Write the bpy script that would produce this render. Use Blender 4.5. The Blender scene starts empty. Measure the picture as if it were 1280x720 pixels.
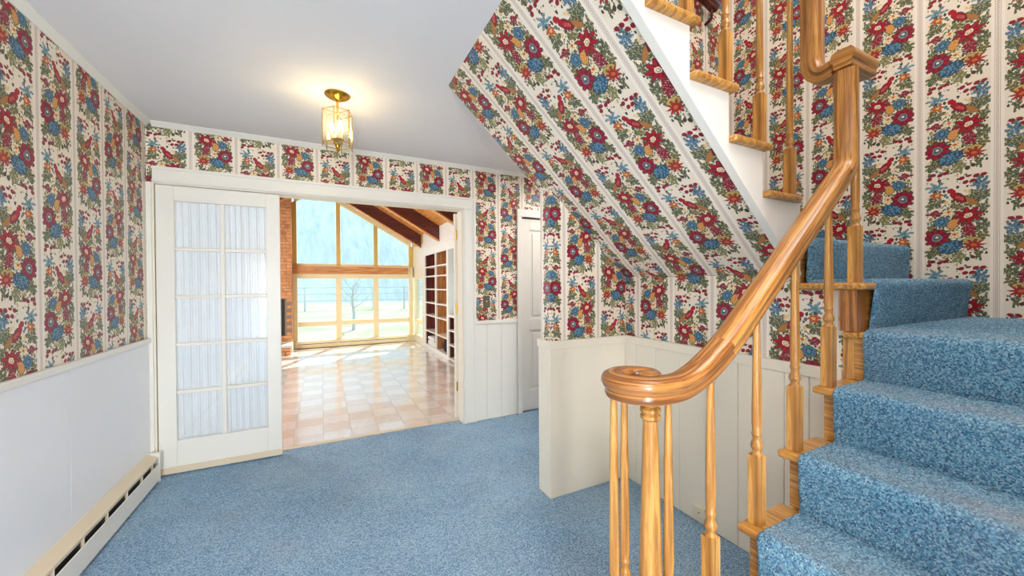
import bpy, math, random
import numpy as np
from mathutils import Vector, Matrix
random.seed(7); np.random.seed(7)
sc = bpy.context.scene
COL = sc.collection
PI = math.pi

# ---------------------------------------------------------------- camera, sky, lights, exposure
cam_d = bpy.data.cameras.new('camera'); cam = bpy.data.objects.new('camera', cam_d); COL.objects.link(cam)
cam_d.sensor_fit = 'HORIZONTAL'; cam_d.sensor_width = 36.0; cam_d.lens = 13.3557; cam_d.clip_start = 0.05; cam_d.clip_end = 500
M = Matrix(((0.894147, 0.009569, -0.447670, 0), (-0.447732, 0.005560, -0.894151, 0), (-0.006067, 0.999939, 0.009256, 1.31347), (0, 0, 0, 1)))
cam.matrix_world = M
sc.camera = cam
sc.view_settings.view_transform = 'Standard'; sc.view_settings.look = 'None'
sc.view_settings.exposure = 0.5; sc.view_settings.gamma = 1.0; sc.view_settings.use_curve_mapping = False

world = bpy.data.worlds.new('sky'); sc.world = world; world.use_nodes = True
bg = world.node_tree.nodes['Background']; bg.inputs[0].default_value = (0.72, 0.88, 1.0, 1); bg.inputs[1].default_value = 1.15

def light(name, kind, loc, energy, color=(1, 1, 1), size=None, size_y=None, target=None, direction=None, radius=None):
    d = bpy.data.lights.new(name, kind); d.energy = energy; d.color = color
    if kind == 'AREA':
        d.shape = 'RECTANGLE'; d.size = size; d.size_y = size_y or size
    if radius is not None: d.shadow_soft_size = radius
    o = bpy.data.objects.new(name, d); o.location = loc; COL.objects.link(o)
    if target is not None: direction = Vector(target) - Vector(loc)
    if direction is not None: o.rotation_euler = Vector(direction).to_track_quat('-Z', 'Y').to_euler()
    return o
sun = light('sun', 'SUN', (6, 14, 12), 7.0, (1, 0.96, 0.88), direction=(-0.42, -0.9, -1.25)); sun.data.angle = 0.01
light('hall_fill', 'AREA', (-0.72, -2.9, 1.3), 105, (0.95, 0.98, 1.0), 0.56, 2.2, target=(-0.5, 3, 2.4))  # added fill behind the camera
light('entry_fill', 'AREA', (1.95, -2.9, 1.3), 150, (0.95, 0.98, 1.0), 1.9, 2.2, target=(0.9, 3, 2.4))  # second, wider fill added behind the camera, the wall there is closed
light('stairwell_fill', 'AREA', (1.5, 0.75, 4.95), 32, (1.0, 0.93, 0.84), 1.8, 1.8, target=(1.5, 0.75, 0))  # added soft fill from the top of the stairwell, no real source
light('stringer_fill', 'AREA', (1.5, -0.38, 3.5), 34, (1.0, 0.975, 0.94), 1.4, 1.4, target=(1.5, 1.2, 2.2))  # fill added to brighten the white stringer; this wall has no window
light('hall_top_fill', 'AREA', (-0.2, -1.0, 2.38), 34, (1.0, 0.98, 0.95), 1.2, 1.2, target=(-0.2, -1.0, 0))  # added overhead fill for the hall, without any fixture
light('passage_fill', 'AREA', (2.5, 2.75, 2.38), 14, (1.0, 0.98, 0.95), 0.7, 0.7, target=(2.5, 2.75, 0))  # fill added to brighten the passage and closet door, no lamp there
light('lounge_fill', 'AREA', (-1.9, 6.0, 1.7), 85, (0.97, 0.98, 1.0), 2.6, 1.8, target=(2, 6.3, 1.0))  # added interior fill for the far room; its left wall is solid

# ---------------------------------------------------------------- mesh helpers
class MB:
    def __init__(s): s.v = []; s.f = []; s.uv = []
    def face(s, pts, uv=None):
        i = len(s.v); s.v += [tuple(p) for p in pts]; s.f.append(tuple(range(i, i + len(pts))))
        s.uv.append(uv if uv else [(0, 0)] * len(pts))
    def box(s, x0, x1, y0, y1, z0, z1):
        if x0 > x1: x0, x1 = x1, x0
        if y0 > y1: y0, y1 = y1, y0
        if z0 > z1: z0, z1 = z1, z0
        i = len(s.v)
        s.v += [(x0,y0,z0),(x1,y0,z0),(x1,y1,z0),(x0,y1,z0),(x0,y0,z1),(x1,y0,z1),(x1,y1,z1),(x0,y1,z1)]
        for q in ((0,3,2,1),(4,5,6,7),(0,1,5,4),(1,2,6,5),(2,3,7,6),(3,0,4,7)):
            s.f.append(tuple(i+k for k in q)); s.uv.append([(0,0)]*4)
        return s
    def prism(s, pts, off):
        """pts: 3D outline, extruded by off"""
        n = len(pts); i = len(s.v); off = Vector(off)
        s.v += [tuple(p) for p in pts] + [tuple(Vector(p) + off) for p in pts]
        s.f.append(tuple(range(i + n - 1, i - 1, -1))); s.uv.append([(0,0)]*n)
        s.f.append(tuple(range(i + n, i + 2*n))); s.uv.append([(0,0)]*n)
        for k in range(n):
            s.f.append((i+k, i+(k+1) % n, i+n+(k+1) % n, i+n+k)); s.uv.append([(0,0)]*4)
        return s
    def lathe(s, prof, c=(0,0,0), seg=20, rot=None):
        """prof: (r, z) list, around z"""
        i = len(s.v); n = len(prof)
        for r, z in prof:
            for k in range(seg):
                a = 2*PI*k/seg; p = Vector((r*math.cos(a), r*math.sin(a), z))
                if rot: p = rot @ p
                s.v.append((c[0]+p.x, c[1]+p.y, c[2]+p.z))
        for j in range(n-1):
            for k in range(seg):
                a, b = i+j*seg+k, i+j*seg+(k+1) % seg
                s.f.append((a, b, b+seg, a+seg)); s.uv.append([(k/seg*0.1, prof[j][1]), ((k+1)/seg*0.1, prof[j][1]), ((k+1)/seg*0.1, prof[j+1][1]), (k/seg*0.1, prof[j+1][1])])
        s.f.append(tuple(range(i+seg-1, i-1, -1))); s.uv.append([(0,0)]*seg)
        s.f.append(tuple(range(i+(n-1)*seg, i+n*seg))); s.uv.append([(0,0)]*seg)
        return s
    def sweep(s, path, sides, ups, prof, scales=None, cap=True):
        """path points with side/up vectors, closed profile of (a, b)"""
        i = len(s.v); n = len(prof); L = 0.0; Ls = []
        for j, p in enumerate(path):
            if j: L += (Vector(p) - Vector(path[j-1])).length
            Ls.append(L); q = 1.0 if scales is None else scales[j]
            for a, b in prof:
                s.v.append(tuple(Vector(p) + Vector(sides[j])*a*q + Vector(ups[j])*b*q))
        per = [0.0]
        for k in range(n): per.append(per[-1] + math.dist(prof[k], prof[(k+1) % n]))
        for j in range(len(path)-1):
            for k in range(n):
                a, b = i+j*n+k, i+j*n+(k+1) % n
                s.f.append((a, b, b+n, a+n)); s.uv.append([(Ls[j], per[k]), (Ls[j], per[k+1]), (Ls[j+1], per[k+1]), (Ls[j+1], per[k])])
        if cap:
            s.f.append(tuple(range(i+n-1, i-1, -1))); s.uv.append([(prof[k][0], prof[k][1]) for k in range(n-1, -1, -1)])
            m = i+(len(path)-1)*n; s.f.append(tuple(range(m, m+n))); s.uv.append([(prof[k][0], prof[k][1]) for k in range(n)])
        return s
    def tube(s, path, r, seg=8):
        path = [Vector(p) for p in path]; sides = []; ups = []
        for j in range(len(path)):
            t = (path[min(j+1, len(path)-1)] - path[max(j-1, 0)]).normalized()
            ref = Vector((0, 0, 1)) if abs(t.z) < 0.9 else Vector((1, 0, 0))
            sd = t.cross(ref).normalized(); sides.append(sd); ups.append(sd.cross(t))
        rr = r if isinstance(r, (list, tuple)) else [r]*len(path)
        return s.sweep(path, sides, ups, [(math.cos(2*PI*k/seg), math.sin(2*PI*k/seg)) for k in range(seg)], rr)
    def build(s, name, mat, parent=None, smooth=False, bevel=0, seg=2, kind=None, label=None, cat=None, group=None, fixn=False):
        me = bpy.data.meshes.new(name); me.from_pydata(s.v, [], s.f)
        uvl = me.uv_layers.new(name='UVMap'); flat = []
        for u in s.uv:
            for q in u: flat += [q[0], q[1]]
        uvl.data.foreach_set('uv', flat)
        if fixn:
            import bmesh
            b = bmesh.new(); b.from_mesh(me); bmesh.ops.recalc_face_normals(b, faces=b.faces); b.to_mesh(me); b.free()
        me.materials.append(mat)
        if smooth:
            me.polygons.foreach_set('use_smooth', [True]*len(me.polygons))
        o = bpy.data.objects.new(name, me); COL.objects.link(o)
        if parent is not None: o.parent = parent
        if bevel:
            md = o.modifiers.new('bevel', 'BEVEL'); md.width = bevel; md.segments = seg; md.limit_method = 'ANGLE'; md.angle_limit = math.radians(40)
            md.harden_normals = False
        if smooth and not bevel:
            me.set_sharp_from_angle(angle=math.radians(42))
        tag(o, label, cat, group, kind)
        return o
def tag(o, label=None, cat=None, group=None, kind=None):
    if label: o['label'] = label
    if cat: o['category'] = cat
    if group: o['group'] = group
    if kind: o['kind'] = kind
    return o
def thing(name, label, cat, loc=(0, 0, 0), group=None, kind=None):
    o = bpy.data.objects.new(name, None); o.empty_display_size = 0.1; COL.objects.link(o); o.location = loc
    return tag(o, label, cat, group, kind)
def bx(name, mat, parent, x0, x1, y0, y1, z0, z1, **k): return MB().box(x0, x1, y0, y1, z0, z1).build(name, mat, parent, **k)
def dup(o, loc=None, parent=None, label=None):
    c = o.copy(); COL.objects.link(c)
    if loc is not None: c.location = loc
    if parent is not None: c.parent = parent
    if label: c['label'] = label
    return c

# ---------------------------------------------------------------- material helpers
def srgb(r, g, b):
    f = lambda c: (c/255/12.92) if c/255 <= 0.04045 else ((c/255+0.055)/1.055)**2.4
    return (f(r), f(g), f(b), 1)
class NT:
    def __init__(s, name, group=False):
        if group: s.t = bpy.data.node_groups.new(name, 'ShaderNodeTree')
        else:
            s.m = bpy.data.materials.new(name); s.m.use_nodes = True; s.t = s.m.node_tree
            for n in list(s.t.nodes): s.t.nodes.remove(n)
            s.out = s.t.nodes.new('ShaderNodeOutputMaterial'); s.b = s.t.nodes.new('ShaderNodeBsdfPrincipled')
            s.t.links.new(s.b.outputs[0], s.out.inputs[0])
    def n(s, typ, **k):
        nd = s.t.nodes.new('ShaderNode'+typ)
        for a, b in k.items():
            if a.startswith('i_'): s.set(nd.inputs[a[2:].replace('_', ' ')], b)
            elif a.startswith('x'): s.set(nd.inputs[int(a[1:])], b)
            else: setattr(nd, a, b)
        return nd
    def set(s, sock, v):
        if hasattr(v, 'is_output') or isinstance(v, bpy.types.NodeSocket): s.t.links.new(v, sock)
        elif isinstance(v, bpy.types.Node): s.t.links.new(v.outputs[0], sock)
        else: sock.default_value = v
    def math(s, op, a, b=None, c=None, clamp=False):
        nd = s.t.nodes.new('ShaderNodeMath'); nd.operation = op; nd.use_clamp = clamp
        s.set(nd.inputs[0], a)
        if b is not None: s.set(nd.inputs[1], b)
        if c is not None: s.set(nd.inputs[2], c)
        return nd.outputs[0]
    def vm(s, op, a, b=None):
        nd = s.t.nodes.new('ShaderNodeVectorMath'); nd.operation = op; s.set(nd.inputs[0], a)
        if b is not None: s.set(nd.inputs[1], b)
        return nd.outputs[1] if op in ('LENGTH', 'DOT_PRODUCT', 'DISTANCE') else nd.outputs[0]
    def mix(s, f, a, b):
        nd = s.t.nodes.new('ShaderNodeMix'); nd.data_type = 'RGBA'
        s.set(nd.inputs[0], f); s.set(nd.inputs[6], a); s.set(nd.inputs[7], b); return nd.outputs[2]
    def ramp(s, fac, stops, interp='LINEAR'):
        nd = s.t.nodes.new('ShaderNodeValToRGB'); nd.color_ramp.interpolation = interp; s.set(nd.inputs[0], fac)
        e = nd.color_ramp.elements
        while len(e) < len(stops): e.new(0.5)
        for k, (p, c) in enumerate(stops): e[k].position = p; e[k].color = c
        return nd.outputs[0]
    def p(s, **k):
        for a, v in k.items():
            s.set(s.b.inputs[a.replace('_', ' ')], v)
        return s
    def bump(s, h, strength=0.3, dist=0.01):
        nd = s.n('Bump', i_Strength=strength, i_Distance=dist, i_Height=h); s.set(s.b.inputs['Normal'], nd.outputs[0]); return nd

def plain(name, col, rough=0.5, var=0.04, scale=6, bump=0.0, bscale=60, metallic=0.0, coat=0.0):
    t = NT(name); tc = t.n('TexCoord')
    ns = t.n('TexNoise', i_Vector=tc.outputs['Object'], i_Scale=scale, i_Detail=4.0)
    c2 = tuple(max(0, x*(1-var*2.5)) for x in col[:3]) + (1,)
    f = t.math('MULTIPLY', ns.outputs[0], 1.0)
    t.p(Base_Color=t.mix(f, col, c2), Roughness=rough, Metallic=metallic, Coat_Weight=coat)
    if bump:
        nb = t.n('TexNoise', i_Vector=tc.outputs['Object'], i_Scale=bscale, i_Detail=3.0)
        t.bump(nb.outputs[0], bump, 0.004)
    return t.m

# wallpaper ------------------------------------------------------
CP, CR = 0.265, 0.457
def wallpaper_material():
    t = NT('floral_striped_wallpaper')
    uv = t.n('UVMap', uv_map='UVMap').outputs[0]
    sp = t.n('SeparateXYZ', x0=uv)
    colf = t.math('FLOOR', t.math('DIVIDE', sp.outputs[0], CP))
    odd = t.math('FLOORED_MODULO', colf, 2.0)
    a = t.math('SUBTRACT', t.math('FLOORED_MODULO', sp.outputs[0], CP), CP/2)
    sgn = t.math('SUBTRACT', 1.0, t.math('MULTIPLY', odd, 2.0))
    am = t.math('MULTIPLY', a, sgn)
    B0 = -0.357
    b = t.math('ADD', t.math('FLOORED_MODULO', t.math('SUBTRACT', t.math('ADD', sp.outputs[1], t.math('MULTIPLY', odd, CR/2)), B0), CR), B0)
    P = t.n('CombineXYZ', x0=am, x1=b, x2=0.0).outputs[0]
    # hand-drawn outlines: a small wobble shared by all motifs
    wob = t.n('TexNoise', i_Vector=P, i_Scale=75.0, i_Detail=2.0)
    Pw = t.vm('ADD', P, t.vm('SCALE', t.vm('SUBTRACT', wob.outputs[1], (0.5, 0.5, 0.5)), None))
    Pw.node.inputs[1].links[0].from_node.inputs[3].default_value = 0.014
    fine = t.n('TexNoise', i_Vector=P, i_Scale=190.0, i_Detail=1.0).outputs[0]
    ground = srgb(240, 228, 210)
    col = t.mix(t.math('MULTIPLY', fine, 0.25), ground, srgb(228, 210, 188))
    # scattered sprigs and leaflets filling the ground between the motifs
    vor = t.n('TexVoronoi', i_Vector=t.vm('MULTIPLY', Pw, (1, 0.8, 1)), i_Scale=62.0, i_Randomness=1.0)
    vsep = t.n('SeparateColor', x0=vor.outputs['Color'])
    sprig = t.ramp(vsep.outputs[0], [(0, srgb(88, 96, 62)), (0.26, srgb(62, 72, 50)), (0.45, srgb(150, 140, 88)), (0.58, srgb(108, 42, 46)), (0.70, srgb(86, 118, 124)), (0.84, srgb(226, 196, 132))], 'CONSTANT')
    size = t.math('MULTIPLY_ADD', vsep.outputs[1], 0.30, 0.26)
    m = t.math('LESS_THAN', vor.outputs['Distance'], size)
    # dense olive leafage behind the bouquets
    vo2 = t.n('TexVoronoi', i_Vector=Pw, i_Scale=105.0); v2 = t.n('SeparateColor', x0=vo2.outputs['Color'])
    leafc = t.ramp(v2.outputs[0], [(0, srgb(70, 78, 52)), (0.35, srgb(112, 116, 76)), (0.62, srgb(150, 142, 92)), (0.8, srgb(84, 104, 96)), (0.92, srgb(206, 176, 112))], 'CONSTANT')
    m2 = t.math('LESS_THAN', vo2.outputs['Distance'], 0.47)
    inner = t.math('LESS_THAN', t.math('ABSOLUTE', am), t.math('MULTIPLY_ADD', wob.outputs[0], 0.02, 0.094))
    col = t.mix(t.math('MULTIPLY', m, inner), col, sprig)
    bqv = t.vm('LENGTH', t.vm('DIVIDE', t.vm('SUBTRACT', Pw, (0.0, -0.175, 0)), (0.100, 0.150, 1)))
    col = t.mix(t.math('MULTIPLY', m2, t.math('LESS_THAN', bqv, 1.0)), col, leafc)
    vein = t.n('TexNoise', i_Vector=P, i_Scale=140.0, i_Detail=2.0, i_Distortion=1.0).outputs[0]
    veins = t.math('MULTIPLY', t.math('GREATER_THAN', vein, 0.60), 0.75)
    def shape(kind, cx, cy, rot, rx, ry, c, c2=None, petals=8, depth=0.22, hole=None):
        nonlocal col
        mp = t.n('Mapping', vector_type='TEXTURE', x0=Pw if kind != 'dot' else P)
        q = {'dot': 1.15, 'flower': 1.12, 'leaf': 1.26, 'ell': 1.18, 'grape': 1.12}[kind]
        mp.inputs[1].default_value = (cx*1.08, cy, 0); mp.inputs[2].default_value = (0, 0, math.radians(rot)); mp.inputs[3].default_value = (rx*q, ry*q, 1)
        if kind == 'flower' and rx > 0.03: depth = depth*0.72
        r = t.vm('LENGTH', mp.outputs[0])
        edge = 1.0
        if kind in ('flower', 'leaf'):
            s2 = t.n('SeparateXYZ', x0=mp.outputs[0])
            th = t.math('ARCTAN2', s2.outputs[1], s2.outputs[0])
            k = t.math('COSINE', t.math('MULTIPLY', th, float(petals)))
            edge = t.math('MULTIPLY_ADD', k, depth, 1.0-depth)
        mask = t.math('LESS_THAN', r, edge)
        if kind in ('flower', 'grape', 'ell') and rx > 0.02:     # printed dark outline
            col = t.mix(t.math('LESS_THAN', t.math('MULTIPLY', r, 0.91), edge), col, srgb(66, 62, 48))
        cc = c
        if c2 is not None:
            if kind == 'flower':   # petal veins and shading of the print
                f = t.math('MULTIPLY_ADD', k, -0.45, 0.35)
            else: f = t.math('MULTIPLY_ADD', fine, 2.6, -0.8)
            f = t.math('MULTIPLY', f, 1.0, clamp=True)
            cc = t.mix(f, c, c2)
            if kind == 'leaf': cc = t.mix(veins, cc, srgb(222, 214, 186))
        if kind == 'grape':
            v = t.n('TexVoronoi', i_Vector=P, i_Scale=95.0); cc = t.mix(t.math('GREATER_THAN', v.outputs[0], 0.45), c, c2)
        col = t.mix(mask, col, cc)
        if hole:
            for rr, hc in hole:
                col = t.mix(t.math('LESS_THAN', r, rr), col, hc)
    RED, CRIM, DRK = srgb(172, 22, 40), srgb(160, 24, 58), srgb(104, 12, 34)
    BLU, DBL, TEAL = srgb(100, 144, 170), srgb(46, 82, 110), srgb(76, 124, 134)
    GRN, DGR, OLV = srgb(108, 114, 78), srgb(56, 64, 44), srgb(142, 132, 76)
    YEL, ORG, CRM = srgb(224, 186, 104), srgb(204, 100, 44), srgb(240, 226, 190)
    # foliage behind
    shape('leaf', .070, -.004, 20, .046, .030, GRN, DGR, 7, .22)
    shape('leaf', .078, .046, 60, .032, .026, BLU, DBL, 6, .30)
    shape('leaf', -.066, .058, -10, .036, .024, BLU, TEAL, 6, .34)
    shape('leaf', -.070, -.030, 25, .034, .019, DGR, GRN, 5, .18)
    shape('leaf', -.078, -.005, 60, .020, .012, GRN, DGR, 5, .18)
    shape('leaf', .085, -.070, 70, .030, .016, DGR, GRN, 5, .2)
    shape('leaf', .012, -.052, 10, .030, .012, DGR, OLV, 4, .2)
    shape('leaf', .084, -.160, 30, .032, .026, GRN, DGR, 7, .25)
    shape('leaf', .080, -.205, -20, .026, .018, OLV, DGR, 6, .25)
    shape('leaf', -.070, -.280, 10, .036, .025, GRN, DGR, 7, .25)
    shape('leaf', .008, -.312, 80, .028, .022, GRN, OLV, 5, .22)
    shape('leaf', -.080, -.155, 70, .022, .016, DGR, OLV, 5, .2)
    shape('leaf', .070, -.298, 90, .026, .013, DGR, GRN, 5, .25)
    # berries
    for cx, cy in ((.018, .088), (.040, .098), (.062, .090), (.030, .066), (.052, .068), (.084, .092), (-.078, -.330), (-.052, -.336), (-.088, -.348), (-.034, -.330)):
        shape('dot', cx, cy, 30, .0095, .0075, srgb(140, 26, 42))
    # small flowers
    shape('flower', -.062, .018, 0, .022, .018, ORG, RED, 6, .22, hole=((.35, YEL),))
    shape('leaf', -.068, -.078, 0, .028, .016, CRIM, DRK, 4, .25)
    shape('flower', -.022, -.076, 15, .022, .018, CRM, YEL, 6, .28, hole=((.25, ORG),))
    # bird: tail, body, head, wing
    shape('ell', .040, -.026, -38, .034, .010, ORG, OLV)
    shape('ell', .008, -.006, -48, .030, .0135, RED, DRK)
    shape('ell', -.009, .020, -68, .017, .009, RED)
    shape('dot', -.018, .034, 20, .0105, .0085, RED)
    shape('ell', .012, -.010, -40, .014, .0065, srgb(214, 120, 110), RED)
    # bouquet
    shape('leaf', .040, -.165, 98, .040, .019, CRIM, DRK, 3, .10)
    shape('ell', -.046, -.124, 10, .023, .021, BLU, DBL, hole=((.5, DBL), (.3, BLU)))
    shape('ell', -.010, -.140, 70, .021, .015, YEL, ORG)
    shape('flower', .038, -.102, 10, .046, .037, RED, DRK, 8, .27, hole=((.28, CRM), (.18, srgb(176, 140, 120)), (.09, CRM)))
    shape('flower', -.004, -.194, 0, .024, .020, CRM, YEL, 6, .28, hole=((.25, ORG),))
    shape('flower', -.062, -.205, 20, .043, .043, CRIM, DRK, 9, .16, hole=((.40, srgb(120, 132, 130)), (.24, DBL), (.12, CRM)))
    shape('grape', -.018, -.256, 20, .038, .027, BLU, DBL)
    shape('ell', .052, -.228, 0, .026, .014, YEL, OLV)
    shape('flower', .056, -.252, 0, .034, .026, srgb(176, 44, 40), DRK, 9, .38, hole=((.28, ORG),))
    # border stripe between the columns: cream band, tan rules and a beaded chain
    ea = t.math('SUBTRACT', CP/2, t.math('ABSOLUTE', a))
    band = t.math('LESS_THAN', ea, 0.021)
    col = t.mix(band, col, t.mix(t.math('MULTIPLY', fine, 0.4), srgb(246, 238, 226), srgb(234, 220, 200)))
    line = t.math('LESS_THAN', t.math('ABSOLUTE', t.math('SUBTRACT', ea, 0.0085)), 0.0013)
    col = t.mix(t.math('MULTIPLY', line, 0.55), col, srgb(168, 132, 104))
    zz = t.math('SUBTRACT', t.math('FLOORED_MODULO', sp.outputs[1], 0.011), 0.0055)
    bead = t.vm('LENGTH', t.n('CombineXYZ', x0=t.math('MULTIPLY', ea, 1.0), x1=zz).outputs[0])
    ring = t.math('LESS_THAN', t.math('ABSOLUTE', t.math('SUBTRACT', bead, 0.0038)), 0.0011)
    col = t.mix(t.math('MULTIPLY', ring, 0.75), col, srgb(150, 108, 84))
    t.p(Base_Color=col, Roughness=0.42, Specular_IOR_Level=0.4)
    return t.m
WP = wallpaper_material()

def oak(name, axis, c1=(214, 158, 80), c2=(186, 126, 56), uv=False, rough=0.33):
    t = NT(name); tc = t.n('TexCoord')
    src = tc.outputs['UV'] if uv else tc.outputs['Object']
    sc_ = {'x': (2.6, 75, 75), 'y': (75, 2.6, 75), 'z': (75, 75, 2.6), 'u': (2.6, 75, 1), 'v': (75, 2.6, 1)}[axis]
    mp = t.n('Mapping', x0=src); mp.inputs[3].default_value = sc_
    n1 = t.n('TexNoise', i_Vector=mp.outputs[0], i_Scale=1.0, i_Detail=5.0, i_Roughness=0.6, i_Distortion=0.6)
    mp2 = t.n('Mapping', x0=src); mp2.inputs[3].default_value = tuple(x*4.5 for x in sc_)
    n2 = t.n('TexNoise', i_Vector=mp2.outputs[0], i_Scale=1.0, i_Detail=2.0)
    g = t.ramp(n1.outputs[0], [(0.30, srgb(*[int(x*0.78) for x in c2])), (0.46, srgb(*c2)), (0.56, srgb(*c1)), (0.75, srgb(*[min(255, int(x*1.08)) for x in c1]))])
    pores = t.math('MULTIPLY', t.math('LESS_THAN', n2.outputs[0], 0.42), 0.35)
    t.p(Base_Color=t.mix(pores, g, srgb(*[int(x*0.62) for x in c2])), Roughness=rough, Coat_Weight=0.35, Coat_Roughness=0.15)
    t.bump(n2.outputs[0], 0.08, 0.002)
    return t.m
OAKX, OAKY, OAKZ = oak('oak_grain_x', 'x'), oak('oak_grain_y', 'y'), oak('oak_grain_z', 'z')
OAKU = oak('oak_handrail', 'u', (206, 148, 78), (170, 110, 52), uv=True, rough=0.28)

OAKV = oak('oak_volute', 'u', (194, 132, 70), (150, 92, 44), uv=True, rough=0.22)
def carpet_material(name, c_dark, c_mid, c_light, worn=False):
    t = NT(name); tc = t.n('TexCoord'); ob = tc.outputs['Object']
    v = t.n('TexVoronoi', i_Vector=ob, i_Scale=230.0)
    vc = t.n('SeparateColor', x0=v.outputs['Color'])
    n1 = t.n('TexNoise', i_Vector=ob, i_Scale=310.0, i_Detail=3.0, i_Roughness=0.7)
    n2 = t.n('TexNoise', i_Vector=ob, i_Scale=2.2, i_Detail=3.0)
    f = t.math('ADD', t.math('MULTIPLY', vc.outputs[0], 0.45), t.math('MULTIPLY', n1.outputs[0], 0.75))
    f = t.math('ADD', f, t.math('MULTIPLY_ADD', n2.outputs[0], 0.25, -0.22))
    col = t.ramp(f, [(0.25, c_dark), (0.52, c_mid), (0.85, c_light)])
    wear = t.n('TexNoise', i_Vector=ob, i_Scale=3.1, i_Detail=4.0)
    col = t.mix(t.ramp(wear.outputs[0], [(0.48, (0, 0, 0, 1)), (0.72, (0.3, 0.3, 0.3, 1))]), col, t.mix(0.5, col, srgb(176, 172, 178)))
    if worn:    # walked-on, greyed pile along the nosings
        at = t.n('Attribute', attribute_name='wear')
        wf = t.math('MULTIPLY', at.outputs['Fac'], t.math('MULTIPLY_ADD', wear.outputs[0], 1.2, 0.1), clamp=True)
        col = t.mix(wf, col, t.mix(0.62, col, srgb(200, 192, 194)))
    h = t.math('SUBTRACT', n1.outputs[0], v.outputs['Distance'])
    t.p(Base_Color=col, Roughness=1.0, Specular_IOR_Level=0.1, Sheen_Weight=0.25, Sheen_Roughness=0.5)
    t.bump(h, 0.9, 0.008)
    return t.m
CARPET = carpet_material('blue_plush_carpet', srgb(66, 114, 168), srgb(150, 202, 238), srgb(236, 250, 255))
SCARPET = carpet_material('worn_blue_stair_carpet', srgb(30, 84, 132), srgb(100, 174, 212), srgb(206, 234, 244), worn=True)

WHITE = plain('white_satin_paint', srgb(238, 235, 226), 0.35, 0.01)
CREAMW = plain('cream_panel_paint', srgb(238, 230, 212), 0.38, 0.015)
CEIL = plain('ceiling_paint', srgb(240, 237, 236), 0.85, 0.01)
PLAST = plain('plain_plaster', srgb(226, 222, 214), 0.8, 0.01)
BRASS = plain('polished_brass', srgb(212, 164, 60), 0.18, 0.03, metallic=1.0)
BLACK = plain('black_metal', srgb(26, 25, 26), 0.5)
BEIGE = plain('beige_enamel', srgb(224, 208, 180), 0.4, 0.02)
IVORY = plain('ivory_plastic', srgb(232, 224, 200), 0.35)
CREAMF = plain('cream_window_paint', srgb(240, 224, 178), 0.45, 0.02)
YELF = plain('varnished_pine_mullion', srgb(220, 186, 92), 0.4, 0.05)
DARKW = oak('red_brown_stained_beam', 'x', (108, 34, 18), (66, 14, 10), rough=0.5)
PINE = oak('orange_pine_board', 'y', (224, 156, 76), (190, 116, 48), rough=0.5)
BEAMW = oak('tan_wood_beam', 'x', (220, 158, 92), (190, 120, 64), rough=0.5)
SHELFW = oak('mahogany_stain', 'z', (126, 50, 32), (86, 28, 20), rough=0.45)
SHELFP = oak('pine_cabinet_back', 'z', (214, 152, 84), (178, 112, 58), rough=0.45)

def glass_material(name, tint=(0.93, 0.98, 1.0, 1), gloss=0.06, rough=0.0):
    t = NT(name); t.t.nodes.remove(t.b)
    tr = t.n('BsdfTransparent', x0=tint); gl = t.n('BsdfGlossy'); gl.inputs[1].default_value = rough
    lw = t.n('LayerWeight'); lw.inputs[0].default_value = 0.5      # thin pane: same both ways through
    mx = t.n('MixShader', x0=t.math('MULTIPLY_ADD', t.math('POWER', lw.outputs['Facing'], 5.0), 0.5, 0.035)); t.set(mx.inputs[1], tr.outputs[0]); t.set(mx.inputs[2], gl.outputs[0])
    t.t.links.new(mx.outputs[0], t.out.inputs[0]); return t.m
GLASS = glass_material('clear_glass')
def lantern_glass():
    t = NT('lantern_glass'); t.t.nodes.remove(t.b)
    tr = t.n('BsdfTransparent', x0=(1, 0.985, 0.93, 1)); gl = t.n('BsdfGlossy'); gl.inputs[1].default_value = 0.05; tl = t.n('BsdfTranslucent', x0=(1, 0.93, 0.74, 1))
    m1 = t.n('MixShader', x0=0.04); t.set(m1.inputs[1], tr.outputs[0]); t.set(m1.inputs[2], tl.outputs[0])
    m2 = t.n('MixShader', x0=0.05); t.set(m2.inputs[1], m1.outputs[0]); t.set(m2.inputs[2], gl.outputs[0])
    t.t.links.new(m2.outputs[0], t.out.inputs[0]); return t.m
LGLASS = lantern_glass()
def sheer_material():
    t = NT('sheer_curtain_cloth')
    t.p(Base_Color=srgb(240, 244, 250), Roughness=0.9)
    tl = t.n('BsdfTranslucent', x0=srgb(240, 244, 250)); tp = t.n('BsdfTransparent')
    m1 = t.n('MixShader', x0=0.55); t.set(m1.inputs[1], t.b.outputs[0]); t.set(m1.inputs[2], tl.outputs[0])
    m2 = t.n('MixShader', x0=0.06); t.set(m2.inputs[1], m1.outputs[0]); t.set(m2.inputs[2], tp.outputs[0])
    t.t.links.new(m2.outputs[0], t.out.inputs[0]); return t.m
SHEER = sheer_material()

# ---------------------------------------------------------------- key dimensions
XL, YB, ZC = -1.06, 3.42, 2.44
ZR = 0.966
XS, YP, XE, YPB = 1.85, 1.97, 1.247, 2.085
XW = 2.90
R, RUN = 0.1875, 0.219
YF = 9.10                       # gable window wall of the far room
soff = lambda x: 2.44 - 0.904*(x - 0.65)

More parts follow.
